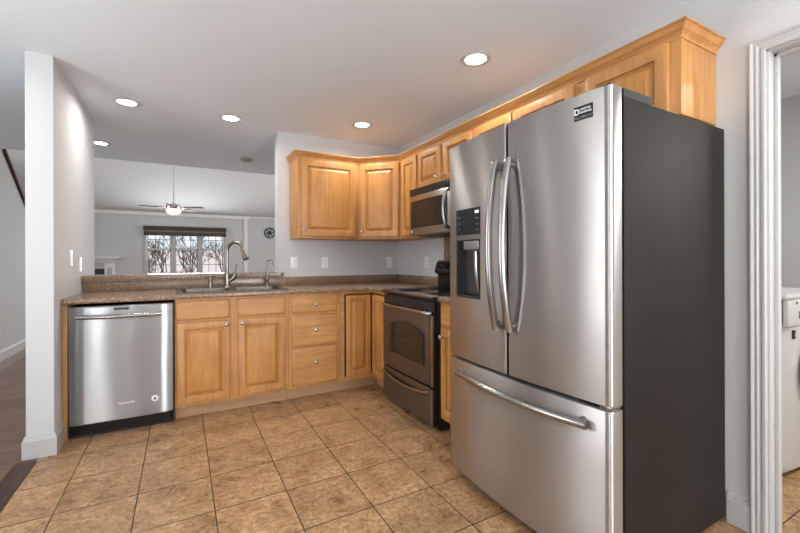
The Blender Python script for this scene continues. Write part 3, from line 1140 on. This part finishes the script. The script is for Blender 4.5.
u4 = upper('wall_cabinet_over_microwave', (-0.15, -1.3, ZM), [(-0.001, -0.921), (-0.305, -0.921), (-0.305, -1.684), (-0.001, -1.684)], ZM, UT, 'short maple wall cabinet with two doors directly above the microwave')
panel_door(FUR, 0.942, 1.270, ZM + 0.016, 2.102, u4, (1.242, ZM + 0.062), 0.050)
panel_door(FUR, 1.318, 1.660, ZM + 0.016, 2.102, u4, (1.346, ZM + 0.062), 0.050)
u5 = upper('single_wall_cabinet', (-0.15, -1.87, UB), [(-0.001, -1.685), (-0.305, -1.685), (-0.305, -2.064), (-0.001, -2.064)], UB, UT, 'maple wall cabinet between the microwave and the refrigerator, its door top showing above the refrigerator')
panel_door(FUR, 1.700, 2.048, UB + 0.018, 2.102, u5, (1.728, UB + 0.075), 0.055)
YE = -3.006
u6 = upper('wall_cabinet_over_refrigerator', (-0.15, -2.5, 1.785), [(-0.001, -2.065), (-0.305, -2.065), (-0.305, YE), (-0.001, YE)], 1.785, UT, 'maple wall cabinet with two doors above the refrigerator, at the right end of the row')
panel_door(FUR, 2.080, 2.500, 1.800, 2.102, u6, (2.470, 1.84), 0.055)
panel_door(FUR, 2.572, 2.962, 1.800, 2.102, u6, (2.600, 1.84), 0.055)
cr = [(0.0005, -0.012), (0.004, -0.012), (0.005, 0.0), (0.008, 0.003), (0.008, 0.008), (0.011, 0.009), (0.011, 0.013), (0.018, 0.018), (0.024, 0.025), (0.029, 0.034), (0.032, 0.037), (0.032, 0.041), (0.037, 0.042), (0.037, 0.050), (0.0005, 0.050)]
c = MB()
sweep(c, [(XU, -0.001), (XU, -0.305), (-0.610, -0.305), (-0.305, -0.610), (-0.305, YE), (-0.001, YE)], [(-a, b) for a, b in cr], 2.117)
tagp(c.build('crown_molding', MAP_Y, None, smooth=12), 'maple crown molding running along the tops of all the wall cabinets', 'molding')

# ------------------------------------------------------------------ microwave
mw = thing('microwave', (-0.2, -1.305, 1.374), 'stainless over-the-range microwave with a curved handle and black window', 'microwave')
MY0, MY1 = -1.683, -0.923
MX = -0.372
box(MX, -0.004, MY0, MY1, 1.376, 1.780).build('body', BLKMAT, mw, 0.003)
gv = box(MX - 0.022, MX - 0.0005, MY0, MY1, 1.718, 1.778).build('vent_grille', BLACK, mw, 0.003)
c = MB()
for i in range(4):
    z = 1.728 + i * 0.0125
    c.box(MX - 0.026, MX - 0.022, MY0 + 0.015, MY1 - 0.015, z, z + 0.004)
c.build('louvers', BLKMAT, gv)
mseg = []
for i in range(11):
    t_ = i / 10.0
    k = 2 * t_ - 1
    mseg.append((MX - 0.022 - 0.016 * (1 - k * k), MY0 + (MY1 - MY0) * t_))
c = MB()
rgs = []
for z, ins in ((1.378, 0.004), (1.384, 0), (1.706, 0), (1.714, 0.004)):
    rgs.append([(x + ins, y, z) for x, y in mseg] + [(MX - 0.0005, MY1, z), (MX - 0.0005, MY0, z)])
c.loft(rgs)
md_ = c.build('door', STEEL_M, mw, smooth=30)


def mx(y):
    k = (y - MY0) / (MY1 - MY0) * 2 - 1
    return MX - 0.022 - 0.016 * (1 - k * k)


def patch(name, ys, z0, z1, d0, d1, mat, parent, n=10):
    c = MB()
    pf = [ys[0] + (ys[1] - ys[0]) * i / n for i in range(n + 1)]
    rg2 = []
    for z in (z0, z1):
        rg2.append([(mx(y) - d1, y, z) for y in pf] + [(mx(y) - d0, y, z) for y in reversed(pf)])
    c.loft(rg2)
    return c.build(name, mat, parent, smooth=30)


wn = patch('window_frame', (-1.49, -0.955), 1.440, 1.668, -0.002, 0.0012, BLACK, md_)
patch('window_glass', (-1.46, -0.985), 1.462, 1.648, 0.0005, 0.0022, OVENG, wn)
patch('control_panel', (-1.672, -1.575), 1.400, 1.700, -0.002, 0.0015, GLASSB, md_)
c = MB()
pts = []
for i in range(17):
    t_ = i / 16.0
    k = 2 * t_ - 1
    pts.append((mx(-1.54) + 0.002 - 0.048 * math.sin(min(1, (1 - abs(k)) / 0.12) * PI / 2) ** 1.0 - 0.026 * (1 - k * k), -1.540, 1.400 + 0.300 * t_))
c.tube(pts, 0.016, 14)
c.build('handle', HANDLE, md_, smooth=60)
c = MB()
c.lathe([(0.0, 0), (0.010, 0), (0.010, 0.002), (0, 0.002)], (mx(-0.965) + 0.0005, -0.965, 1.412), (-1, 0, 0), 20)
c.build('round_logo', PLASTW, md_)

# ------------------------------------------------------------------ refrigerator
FY0, FY1 = -3.048, -2.119
YC = (FY0 + FY1) / 2
rf = thing('refrigerator', (-0.42, YC, 0), 'large stainless french door refrigerator with dark grey sides and a door dispenser', 'refrigerator')
box(-0.778, -0.03, FY0, FY1, 0.03, 1.750).build('cabinet_body', GREY, rf, 0.004)
box(-0.790, -0.7785, FY0 + 0.012, FY1 - 0.012, 0.05, 1.745).build('gasket', BLKMAT, rf)
for y in (FY0 + 0.07, FY1 - 0.07):
    for x in (-0.72, -0.10):
        MB().lathe([(0.022, 0), (0.022, 0.008), (0.012, 0.010), (0.012, 0.031)], (x, y, 0.0)).build('foot', BLKMAT, rf)


def fxs(y):
    k = (y - YC) / ((FY1 - FY0) / 2)
    return -0.882 + 0.026 * k * k


def door_prof(y0, y1, r0, r1, xb=-0.792):
    """cross-section, y0<y1; r0/r1 corner radii at y0/y1"""
    pts = []
    n = 22
    for i in range(n + 1):
        y = y0 + r0 + (y1 - r1 - y0 - r0) * i / n
        pts.append((fxs(y), y))
    e1, e0 = pts[-1], pts[0]
    a = [(e1[0] + r1 * (1 - math.cos(t)), e1[1] + r1 * math.sin(t)) for t in [PI / 2 * j / 7 for j in range(1, 8)]]
    b = [(e0[0] + r0 * (1 - math.cos(t)), e0[1] - r0 * math.sin(t)) for t in [PI / 2 * j / 7 for j in range(7, 0, -1)]]
    return b + pts + a + [(xb, y1), (xb, y0)]


def fridge_door(name, y0, y1, r0, r1, z0, z1, e0=0.005, e1=0.005):
    p = door_prof(y0, y1, r0, r1)
    cy = (y0 + y1) / 2
    def ins(d):
        out = []
        for x, y in p:
            xx = x + d if x < -0.80 else x
            out.append((xx, y))
        return out
    c = MB()
    rgs = []
    for z, d in ((z0, e0), (z0 + e0 * 0.3, e0 * 0.3), (z0 + e0, 0), (z0 + (z1 - z0) * 0.33, 0), (z0 + (z1 - z0) * 0.66, 0), (z1 - e1, 0), (z1 - e1 * 0.3, e1 * 0.3), (z1, e1)):
        rgs.append([(x, y, z) for x, y in ins(d)])
    c.loft(rgs)
    return c.build(name, STEEL, rf, smooth=30)


dR = fridge_door('right_door', FY0, YC - 0.006, 0.024, 0.009, 0.662, 1.780)
dL = fridge_door('left_door', YC + 0.006, FY1, 0.009, 0.024, 0.662, 1.780)
dF = fridge_door('freezer_drawer', FY0, FY1, 0.024, 0.024, 0.045, 0.646, 0.03, 0.006)
# dispenser
DYa, DYb = -2.404, -2.199
cut(dL, box(-1.0, -0.803, DYa, DYb, 0.978, 1.274))
nich = MB()
nich.box(-0.8035, -0.8005, DYa, DYb, 0.978, 1.274)
nich.box(-0.878, -0.8035, DYa + 0.0005, DYa + 0.003, 0.981, 1.272)
nich.box(-0.866, -0.8035, DYb - 0.003, DYb - 0.0005, 0.981, 1.272)
di = nich.build('dispenser_recess', RECESS, dL)
c = MB()
c.prism([(-0.880, DYa + 0.003, 0.979), (-0.868, DYb - 0.003, 0.979), (-0.804, DYb - 0.003, 0.979), (-0.804, DYa + 0.003, 0.979)], (0, 0, 0.014))
c.build('drip_tray', BLKMAT, di, 0.002)
c = MB()
c.prism([(-0.865, -2.375, 1.225), (-0.865, -2.255, 1.225), (-0.804, -2.255, 1.205), (-0.804, -2.375, 1.205)], (0, 0, 0.046))
c.build('ice_chute', CHUTE, di, 0.006)
c = MB()
c.tube([(-0.835, -2.315, 1.215), (-0.835, -2.318, 1.12), (-0.822, -2.318, 1.03), (-0.818, -2.318, 1.0)], [0.018, 0.018, 0.016, 0.014], 12, 0.5)
c.build('paddle', HANDLE, di)
def arcpatch(name, y0, y1, z0, z1, d, mat, parent, back=0.003):
    c = MB()
    ys = [y0 + (y1 - y0) * i / 8 for i in range(9)]
    c.loft([[(fxs(y) - d, y, z) for y in ys] + [(fxs(y) + back, y, z) for y in reversed(ys)] for z in (z0, z1)])
    return c.build(name, mat, parent, smooth=30)


pn = arcpatch('control_panel', DYa, DYb, 1.300, 1.432, 0.0015, PANELD, dL)
c = MB()
yy0, yy1 = -2.292, -2.318
c.prism([(fxs(-2.3) - 0.0016, yy0, 1.302), (fxs(-2.3) - 0.0016, yy0 - 0.006, 1.302), (fxs(-2.3) - 0.0016, yy1 - 0.010, 1.430), (fxs(-2.3) - 0.0016, yy1 - 0.004, 1.430)], (-0.0008, 0, 0))
c.build('panel_divider', BLACK, pn)
arcpatch('display', -2.392, -2.366, 1.404, 1.416, 0.0022, SCREEN, pn)
for (y, z, s_) in ((-2.228, 1.392, 0.014), (-2.228, 1.360, 0.014), (-2.228, 1.330, 0.010), (-2.380, 1.378, 0.014), (-2.380, 1.350, 0.010), (-2.380, 1.322, 0.014)):
    arcpatch('button_mark', y - s_ * 0.8, y + s_ * 0.8, z - 0.002, z + 0.002, 0.0021, PRINTG, pn)
arcpatch('trim_strip', DYa - 0.004, DYb + 0.004, 1.274, 1.299, 0.004, HANDLE, dL)


def v_handle(y, z0, z1, parent):
    c = MB()
    pts = []
    for i in range(29):
        t_ = i / 28.0
        k = 2 * t_ - 1
        e_ = math.sin(min(1.0, (1 - abs(k)) / 0.05) * PI / 2)
        pts.append((fxs(y) - 0.022 - 0.042 * (1 - abs(k) ** 2.2), y, z0 + (z1 - z0) * t_))
    c.tube(pts, 0.0165, 18)
    for zz, s_ in ((z0 + 0.012, 1), (z1 - 0.012, -1)):
        c.tube([(fxs(y) + 0.002, y, zz + 0.012 * s_), (fxs(y) - 0.022, y, zz + 0.012 * s_)], [0.013, 0.012], 12)
    return c.build('handle', HANDLE, parent, smooth=60)


v_handle(-2.537, 0.862, 1.612, dL)
v_handle(-2.620, 0.862, 1.612, dR)
c = MB()
pts = []
for i in range(33):
    t_ = i / 32.0
    k = 2 * t_ - 1
    y = -2.975 + 0.735 * t_
    e_ = math.sin(min(1.0, (1 - abs(k)) / 0.05) * PI / 2)
    pts.append((fxs(y) - 0.024 - 0.030 * (1 - k * k), y, 0.586 + 0.002 * k))
c.tube(pts, 0.0165, 18)
for y in (-2.950, -2.265):
    c.tube([(fxs(y) + 0.002, y, 0.592), (fxs(y) - 0.024, y, 0.588)], [0.014, 0.013], 12)
c.build('handle', HANDLE, dF, smooth=60)
# hinge covers
for (ya_, yb_) in ((FY0 + 0.002, FY0 + 0.075), (FY1 - 0.075, FY1 - 0.002)):
    c = box(-0.775, -0.600, ya_, yb_, 1.7505, 1.782)
    c.box(-0.842, -0.775, ya_ + 0.008, yb_ - 0.012, 1.7815, 1.790)
    c.box(-0.810, -0.775, ya_ + 0.008, yb_ - 0.012, 1.7815, 1.788)
    c.build('hinge_cover', HINGE, rf, 0.003)
c = box(-0.846, -0.79, FY0 + 0.004, FY0 + 0.05, 0.647, 0.660)
c.build('middle_hinge', HANDLE, rf, 0.002)
# badge on the right door
bd = arcpatch('badge', -2.988, -2.916, 1.683, 1.735, 0.0012, BLACK, dR)
bx = fxs(-2.952) - 0.0022
SL = (fxs(-2.988) - fxs(-2.916))
bxd = (SL, -0.072, 0)
def bp(y): return fxs(y) - 0.0022
text('badge_letter', 'D', 0.030, (bp(-2.928), -2.928, 1.714), bxd, PRINTW, bd, bold=0.0012)
text('badge_text', 'DIGITAL', 0.0105, (bp(-2.962), -2.962, 1.7215), bxd, PRINTW, bd, bold=0.0002)
text('badge_text', 'INVERTER', 0.0095, (bp(-2.963), -2.963, 1.7095), bxd, PRINTW, bd, bold=0.0002)
text('badge_text', 'MULTIFLOW', 0.0125, (bp(-2.952), -2.952, 1.6925), bxd, PRINTG, bd, bold=0.0003)

# ------------------------------------------------------------------ outlets and switches
def outlet(loc, u, label, n_open=1, kind='outlet', name='wall_outlet', grp=None):
    fr = Fr(loc, u)
    r = thing(name, loc, label, kind)
    if grp:
        r['group'] = grp
    w2 = 0.035
    p = MB()
    rings_slab(p, fr, -w2, w2, -0.057, 0.057, [(0, 0.0005), (0, 0.003), (0.003, 0.0055), (0.006, 0.006)])
    pl = p.build('plate', PLASTW, r)
    if kind == 'outlet':
        for z in (-0.020, 0.020):
            p = MB()
            rings_slab(p, fr, -0.016, 0.016, z - 0.014, z + 0.014, [(0, 0.005), (0, 0.007), (0.002, 0.0078)])
            q = p.build('receptacle', PLASTW, pl)
            p = MB()
            for du in (-0.006, 0.006):
                rings_slab(p, fr, du - 0.0012, du + 0.0012, z - 0.003, z + 0.007, [(0, 0.0076), (0, 0.0082)])
            o_ = p.build('slots', BLKMAT, pl)
    else:
        p = MB()
        rings_slab(p, fr, -0.016, 0.016, -0.033, 0.033, [(0, 0.005), (0, 0.0075), (0.002, 0.009)])
        p.build('rocker', PLASTW, pl)
    return r


outlet((-1.172, 0, 1.142), (1, 0, 0), 'white outlet on the back wall just right of the pass-through opening')
outlet((-0.862, 0, 1.142), (1, 0, 0), 'white outlet on the back wall, middle of the three under the wall cabinets')
outlet((-0.115, 0, 1.142), (1, 0, 0), 'white outlet on the back wall nearest the corner')
outlet((0, -0.584, 1.142), (0, -1, 0), 'white wall plate on the right wall beside the microwave and range')
outlet((WL1, -0.369, 1.190), (0, 1, 0), 'white rocker switch on the left wall, nearer the camera', kind='switch', name='wall_switch')
outlet((WL1, -0.088, 1.142), (0, 1, 0), 'white outlet on the left wall, just above the bar ledge end')
outlet((-4.0, 2.30, 0.34), (0, 1, 0), 'white outlet low on the far hall wall')

# ------------------------------------------------------------------ ceiling lights
def can(x, y, label, src=None, z=H):
    if src is None:
        r = thing('recessed_light', (x, y, z), label, 'ceiling light')
        MB().lathe([(0.062, -0.001), (0.088, -0.001), (0.092, -0.004), (0.088, -0.008), (0.070, -0.006), (0.064, -0.002), (0.062, -0.001)], (x, y, z), n=32).build('trim_ring', TRIM, r)
        MB().lathe([(0.0, -0.002), (0.064, -0.002), (0.064, -0.0035), (0.0, -0.006)], (x, y, z), n=32).build('lens', LENS, r)
        l = bpy.data.lights.new('recessed_lamp', 'AREA')
        l.shape = 'DISK'
        l.size = 0.12
        l.energy = CAN_W
        l.color = (1.0, 0.96, 0.90)
        l.spread = math.radians(165)
        lo = bpy.data.objects.new('recessed_lamp', l)
        COL.objects.link(lo)
        lo.parent = r
        lo.location = (0, 0, -0.010)
        return r
    r = src.copy()
    COL.objects.link(r)
    r.location = (x, y, z)
    r['label'] = label
    for ch in src.children:
        cc = ch.copy()
        COL.objects.link(cc)
        cc.parent = r
    return r


c0 = can(-0.542, -1.978, 'recessed ceiling light nearest the refrigerator')
c0['group'] = 'recessed ceiling lights'
for x, y, lb in ((-0.681, -0.551, 'recessed ceiling light above the corner wall cabinet'),
                 (-1.766, -0.162, 'recessed ceiling light above the faucet'),
                 (-2.519, -0.151, 'recessed ceiling light beside the left wall stub, above the dishwasher'),
                 (-2.898, 1.278, 'recessed ceiling light half hidden behind the left wall end'),
                 (-0.60, -3.70, 'recessed ceiling light behind the camera on the right'),
                 (-2.30, -4.60, 'recessed ceiling light behind the camera on the left'),
                 (-3.45, -1.0, 'recessed ceiling light in the hall, hidden by the wall stub')):
    can(x, y, lb, c0)
# smoke detector
c = MB()
c.lathe([(0.0, -0.001), (0.068, -0.001), (0.070, -0.010), (0.062, -0.026), (0.045, -0.034), (0.040, -0.040), (0.0, -0.042)], (-1.441, 1.259, H), n=32)
tagp(c.build('smoke_detector', plain('detector_grey', hexc(150, 150, 148), 0.5)), 'round white smoke detector on the ceiling near the pass-through', 'smoke detector')

# ------------------------------------------------------------------ living room
fc = Vector((-2.28, 5.0, 2.16))
fn = thing('ceiling_fan', (fc.x, fc.y, 2.05), 'ceiling fan with dark wood blades and a lit glass globe in the room beyond', 'ceiling fan')
MB().lathe([(0.012, 0), (0.012, 0.97)], (fc.x, fc.y, 2.25), n=14).build('downrod', TRIMB, fn)
MB().lathe([(0.05, 0), (0.075, 0.03), (0.07, 0.06), (0.02, 0.09)], (fc.x, fc.y, 3.12), n=20).build('canopy', CHROME, fn)
MB().lathe([(0.05, 0.0), (0.125, 0.01), (0.135, 0.03), (0.135, 0.075), (0.11, 0.10), (0.05, 0.115), (0.02, 0.13)], (fc.x, fc.y, fc.z), n=32).build('motor_housing', CHROME, fn)
MB().lathe([(0.0, -0.098), (0.06, -0.092), (0.11, -0.065), (0.135, -0.03), (0.13, -0.005), (0.05, 0.0)], (fc.x, fc.y, fc.z), n=32).build('light_globe', GLOBE, fn)
for k in range(5):
    an = math.radians(-30 + 72 * k + 5)
    d_ = Vector((math.cos(an), math.sin(an), 0))
    s_ = Vector((-d_.y, d_.x, 0))
    b = MB()
    pr = [(0.19, 0.035), (0.24, 0.050), (0.40, 0.060), (0.52, 0.062), (0.57, 0.052), (0.59, 0.02)]
    ol = [(r, w) for r, w in pr] + [(r, -w) for r, w in reversed(pr)]
    P = [fc + d_ * r + s_ * w + Vector((0, 0, 0.035 - w * 0.20)) for r, w in ol]
    b.prism(P, (0, 0, 0.008))
    bl = b.build('blade', FANW, fn, 0.002)
    b = MB()
    b.tube([fc + d_ * 0.11 + Vector((0, 0, 0.03)), fc + d_ * 0.17 + Vector((0, 0, 0.027)), fc + d_ * 0.25 + Vector((0, 0, 0.032))], [0.012, 0.014, 0.02], 10, 0.35)
    b.build('blade_bracket', CHROME, bl)
MB().lathe([(0.006, 0), (0.008, 0.006), (0.003, 0.014), (0.0015, 0.016), (0.0015, 0.12)], (fc.x + 0.02, fc.y - 0.10, fc.z - 0.19), n=8).build('pull_chain', CHROME, fn)

# window blind
vb = thing('window_blind', (-2.03, 7.44, 1.78), 'dark raised woven blind across the top of the far window', 'blind')
box(WX0 - 0.03, WX1 + 0.03, 7.40, 7.478, 1.905, 2.005).build('valance', BLIND, vb, 0.004)
box(WX0 - 0.02, WX1 + 0.02, 7.385, 7.475, 1.868, 1.903).build('folded_band', BLINDR, vb, 0.008)
c = MB()
for i in range(5):
    c.box(WX0 - 0.02, WX1 + 0.02, 7.392 + 0.004 * (i % 2), 7.474, 1.775 + i * 0.0185, 1.775 + i * 0.0185 + 0.016)
c.build('stacked_folds', BLIND, vb, 0.003)

# fireplace seen past the left wall end
fp = thing('fireplace', (-4.35, 7.4, 0), 'white fireplace surround with mantel shelf and black firebox', 'fireplace')
c = MB()
c.prism([(-5.30, 7.498, 1.215), (-5.30, 7.24, 1.215), (-3.40, 7.24, 1.215), (-3.40, 7.498, 1.215)], (0, 0, 0.035))
c.prism([(-5.22, 7.498, 1.165), (-5.24, 7.28, 1.214), (-3.46, 7.28, 1.214), (-3.50, 7.498, 1.165)], (0, 0, 0.0005))
c.build('mantel_shelf', TRIMB, fp, 0.004)
c = MB()
c.prism([(-5.20, 7.30, 1.214), (-5.20, 7.498, 1.214), (-5.20, 7.498, 1.10), (-5.20, 7.38, 1.10)], (1.70, 0, 0))
c.build('frieze', TRIMB, fp)
for x in (-5.15, -3.72):
    b = box(x, x + 0.20, 7.40, 7.498, 0, 1.10)
    pl = b.build('pilaster', TRIMB, fp, 0.003)
    box(x + 0.05, x + 0.15, 7.394, 7.3995, 0.15, 1.0).build('inset_panel', TRIM, pl, 0.002)
c = box(-4.95, -3.72, 7.42, 7.498, 0.97, 1.10)
c.build('facing', TRIM, fp)
box(-4.95, -3.722, 7.43, 7.497, 0.0, 0.968).build('firebox', FIREB, fp)

# dark round ornament on the far wall
c = MB()
for i in range(24):
    pass
ring = [(0.03 + 0.14 * math.cos(2 * PI * i / 32), 7.478, 1.915 + 0.14 * math.sin(2 * PI * i / 32)) for i in range(33)]
c.tube(ring, 0.013, 8)
for k in range(6):
    an = k * PI / 3
    c.tube([(0.03, 7.478, 1.915), (0.03 + 0.07 * math.cos(an), 7.472, 1.915 + 0.07 * math.sin(an)), (0.03 + 0.138 * math.cos(an + 0.4), 7.478, 1.915 + 0.138 * math.sin(an + 0.4))], 0.012, 8)
c.lathe([(0.0, 0), (0.05, 0.0), (0.045, 0.02), (0, 0.025)], (0.03, 7.49, 1.915), (0, -1, 0))
tagp(c.build('wall_ornament', BLKMAT), 'dark round openwork ornament on the far wall, partly behind the kitchen wall end', 'wall ornament')

# stair cap rail
c = MB()
dirn = Vector((0, 2.17, -1.64))
c.prism([(-4.15, 2.434, 2.462), (-3.97, 2.434, 2.462), (-3.97, 2.434, 2.512), (-4.15, 2.434, 2.512)], dirn)
tagp(c.build('stair_rail', DARKW, None, 0.006), 'dark wooden cap rail sloping down along the stair half wall at far left', 'handrail')

# ------------------------------------------------------------------ laundry washer
ws = thing('washing_machine', (0.93, -3.41, 0), 'white front-loading washing machine seen through the laundry doorway', 'washing machine')
Wy0, Wy1, Wx0, Wx1 = -3.755, -3.065, 0.560, 1.26
c = MB()
rgs = []
for z, ins in ((0.025, 0.02), (0.04, 0.006), (0.07, 0.0), (0.955, 0.0)):
    fr_ = []
    for i in range(13):
        t_ = i / 12.0
        k = 2 * t_ - 1
        fr_.append((Wx0 + ins + 0.030 * k * k + (0.03 * max(0, (abs(k) - 0.9) / 0.1) ** 2) - 0.02, Wy0 + (Wy1 - Wy0) * t_, z))
    rgs.append(fr_ + [(Wx1, Wy1, z), (Wx1, Wy0, z)])
c.loft(rgs)
c.build('body', WASHW, ws, smooth=30)
c = box(Wx0 - 0.018, Wx1, Wy0 - 0.004, Wy1 + 0.004, 0.956, 0.985)
c.build('lid', WASHW, ws, 0.010, seg=3)
c = MB()
c.prism([(Wx1 - 0.10, Wy0, 0.986), (Wx1 - 0.08, Wy0, 1.03), (Wx1, Wy0, 1.03), (Wx1, Wy0, 0.986)], (0, Wy1 - Wy0, 0))
c.build('rear_console', WASHW, ws, 0.006)
c = MB()
c.prism([(Wx0 + 0.002, Wy0 + 0.01, 0.812), (Wx0 - 0.022, Wy0 + 0.01, 0.816), (Wx0 - 0.020, Wy0 + 0.01, 0.950), (Wx0 + 0.002, Wy0 + 0.01, 0.953)], (0, Wy1 - Wy0 - 0.012, 0))
cp = c.build('control_fascia', WASHW, ws, 0.006, seg=3)
box(Wx0 - 0.0245, Wx0 - 0.018, -3.32, -3.203, 0.850, 0.892).build('detergent_drawer_pull', PRINTG, cp, 0.004)
text('logo_text', 'LG', 0.020, (Wx0 - 0.0228, -3.174, 0.938), (0, -1, 0), BLKMAT, cp, bold=0.0004)
c = box(Wx0 - 0.014, Wx0 + 0.004, -3.187, -3.165, 0.745, 0.790)
eg = c.build('energy_label', BLKMAT, ws)
box(Wx0 - 0.0148, Wx0 - 0.014, -3.185, -3.167, 0.758, 0.772).build('label_band', ORANGE, eg)
cd = Vector((Wx0 - 0.018, -3.41, 0.56))
c = MB()
c.lathe([(0.182, 0), (0.194, 0.006), (0.194, 0.022), (0.182, 0.034), (0.150, 0.040), (0.146, 0.030), (0.146, 0)], cd, (-1, 0, 0), 48)
wdor = c.build('door', CHROME, ws)
c = MB()
c.lathe([(0.145, 0.0), (0.145, 0.030), (0.10, 0.046), (0.0, 0.052)], cd, (-1, 0, 0), 40)
c.build('door_glass', GLASSB, wdor)
for (x, y) in ((Wx0 + 0.06, Wy0 + 0.06), (Wx0 + 0.06, Wy1 - 0.06), (Wx1 - 0.06, Wy0 + 0.06), (Wx1 - 0.06, Wy1 - 0.06)):
    MB().lathe([(0.02, 0), (0.02, 0.008), (0.01, 0.01), (0.01, 0.026)], (x, y, 0)).build('foot', BLKMAT, ws)

# the machine stands against the left laundry wall and faces the camera side
ws.rotation_euler = (0, 0, PI / 2)
ws.location = (0.955, -2.678, 0)

# ------------------------------------------------------------------ outside the far window
gr = box(-25, 25, 7.63, 40, -0.6, -0.5)
g_ = gr.build('ground_outside', GROUND)
g_['kind'] = 'structure'
hl = MB()
hl.prism([(-25, 17, -0.52), (-25, 38, 2.0), (-25, 39.5, 2.0), (-25, 39.5, -0.52)], (50, 0, 0))
h_ = hl.build('hill_outside', GROUND)
h_['kind'] = 'structure'
random.seed(7)


def tree(name, x, y, h, label, cat, group, mat, lean=0.0, z0=-0.5, spread=0.75):
    b = MB()

    def grow(p, d, ln, r, lev):
        pts = [p]
        for i in range(2):
            d = (d + Vector((random.uniform(-.16, .16), random.uniform(-.16, .16), random.uniform(-.05, .12)))).normalized()
            p = p + d * ln / 2
            pts.append(p)
        b.tube(pts, [r, r * .85, r * .68], 4)
        if lev == 0:
            return
        for i in range(3):
            nd = (d + Vector((random.uniform(-spread, spread), random.uniform(-spread, spread) * 0.7, random.uniform(-.25, .5)))).normalized()
            grow(p - d * ln * random.uniform(0, .5), nd, ln * random.uniform(.6, .8), max(r * .6, 0.005), lev - 1)
    grow(Vector((x, y, z0)), Vector((lean, 0, 1)).normalized(), h * 0.26, h * 0.0075, 5)
    o = b.build(name, mat, smooth=0)
    tagp(o, label, cat, group)
    return o


for i, (x, y, h) in enumerate([(-3.7, 10.2, 3.6), (-2.5, 12.4, 4.2), (-1.0, 10.6, 3.8), (-4.6, 14.6, 5.0), (0.3, 14.2, 4.8), (-1.9, 16.8, 5.6), (-3.2, 11.3, 3.0), (-1.6, 11.8, 3.4), (-0.3, 12.6, 4.0), (-4.2, 12.2, 3.8)]):
    tree('bare_tree', x, y, h, 'bare branching tree outside the far window', 'tree', 'bare trees outside the far window', BARK, random.uniform(-.15, .15))
for x, y in ((-3.0, 9.0), (-1.75, 9.3), (-2.4, 10.8)):
    tree('bare_shrub', x, y, 2.2, 'low reddish leafless shrub outside the far window', 'shrub', 'reddish shrubs outside the far window', REDLEAF, spread=1.0)
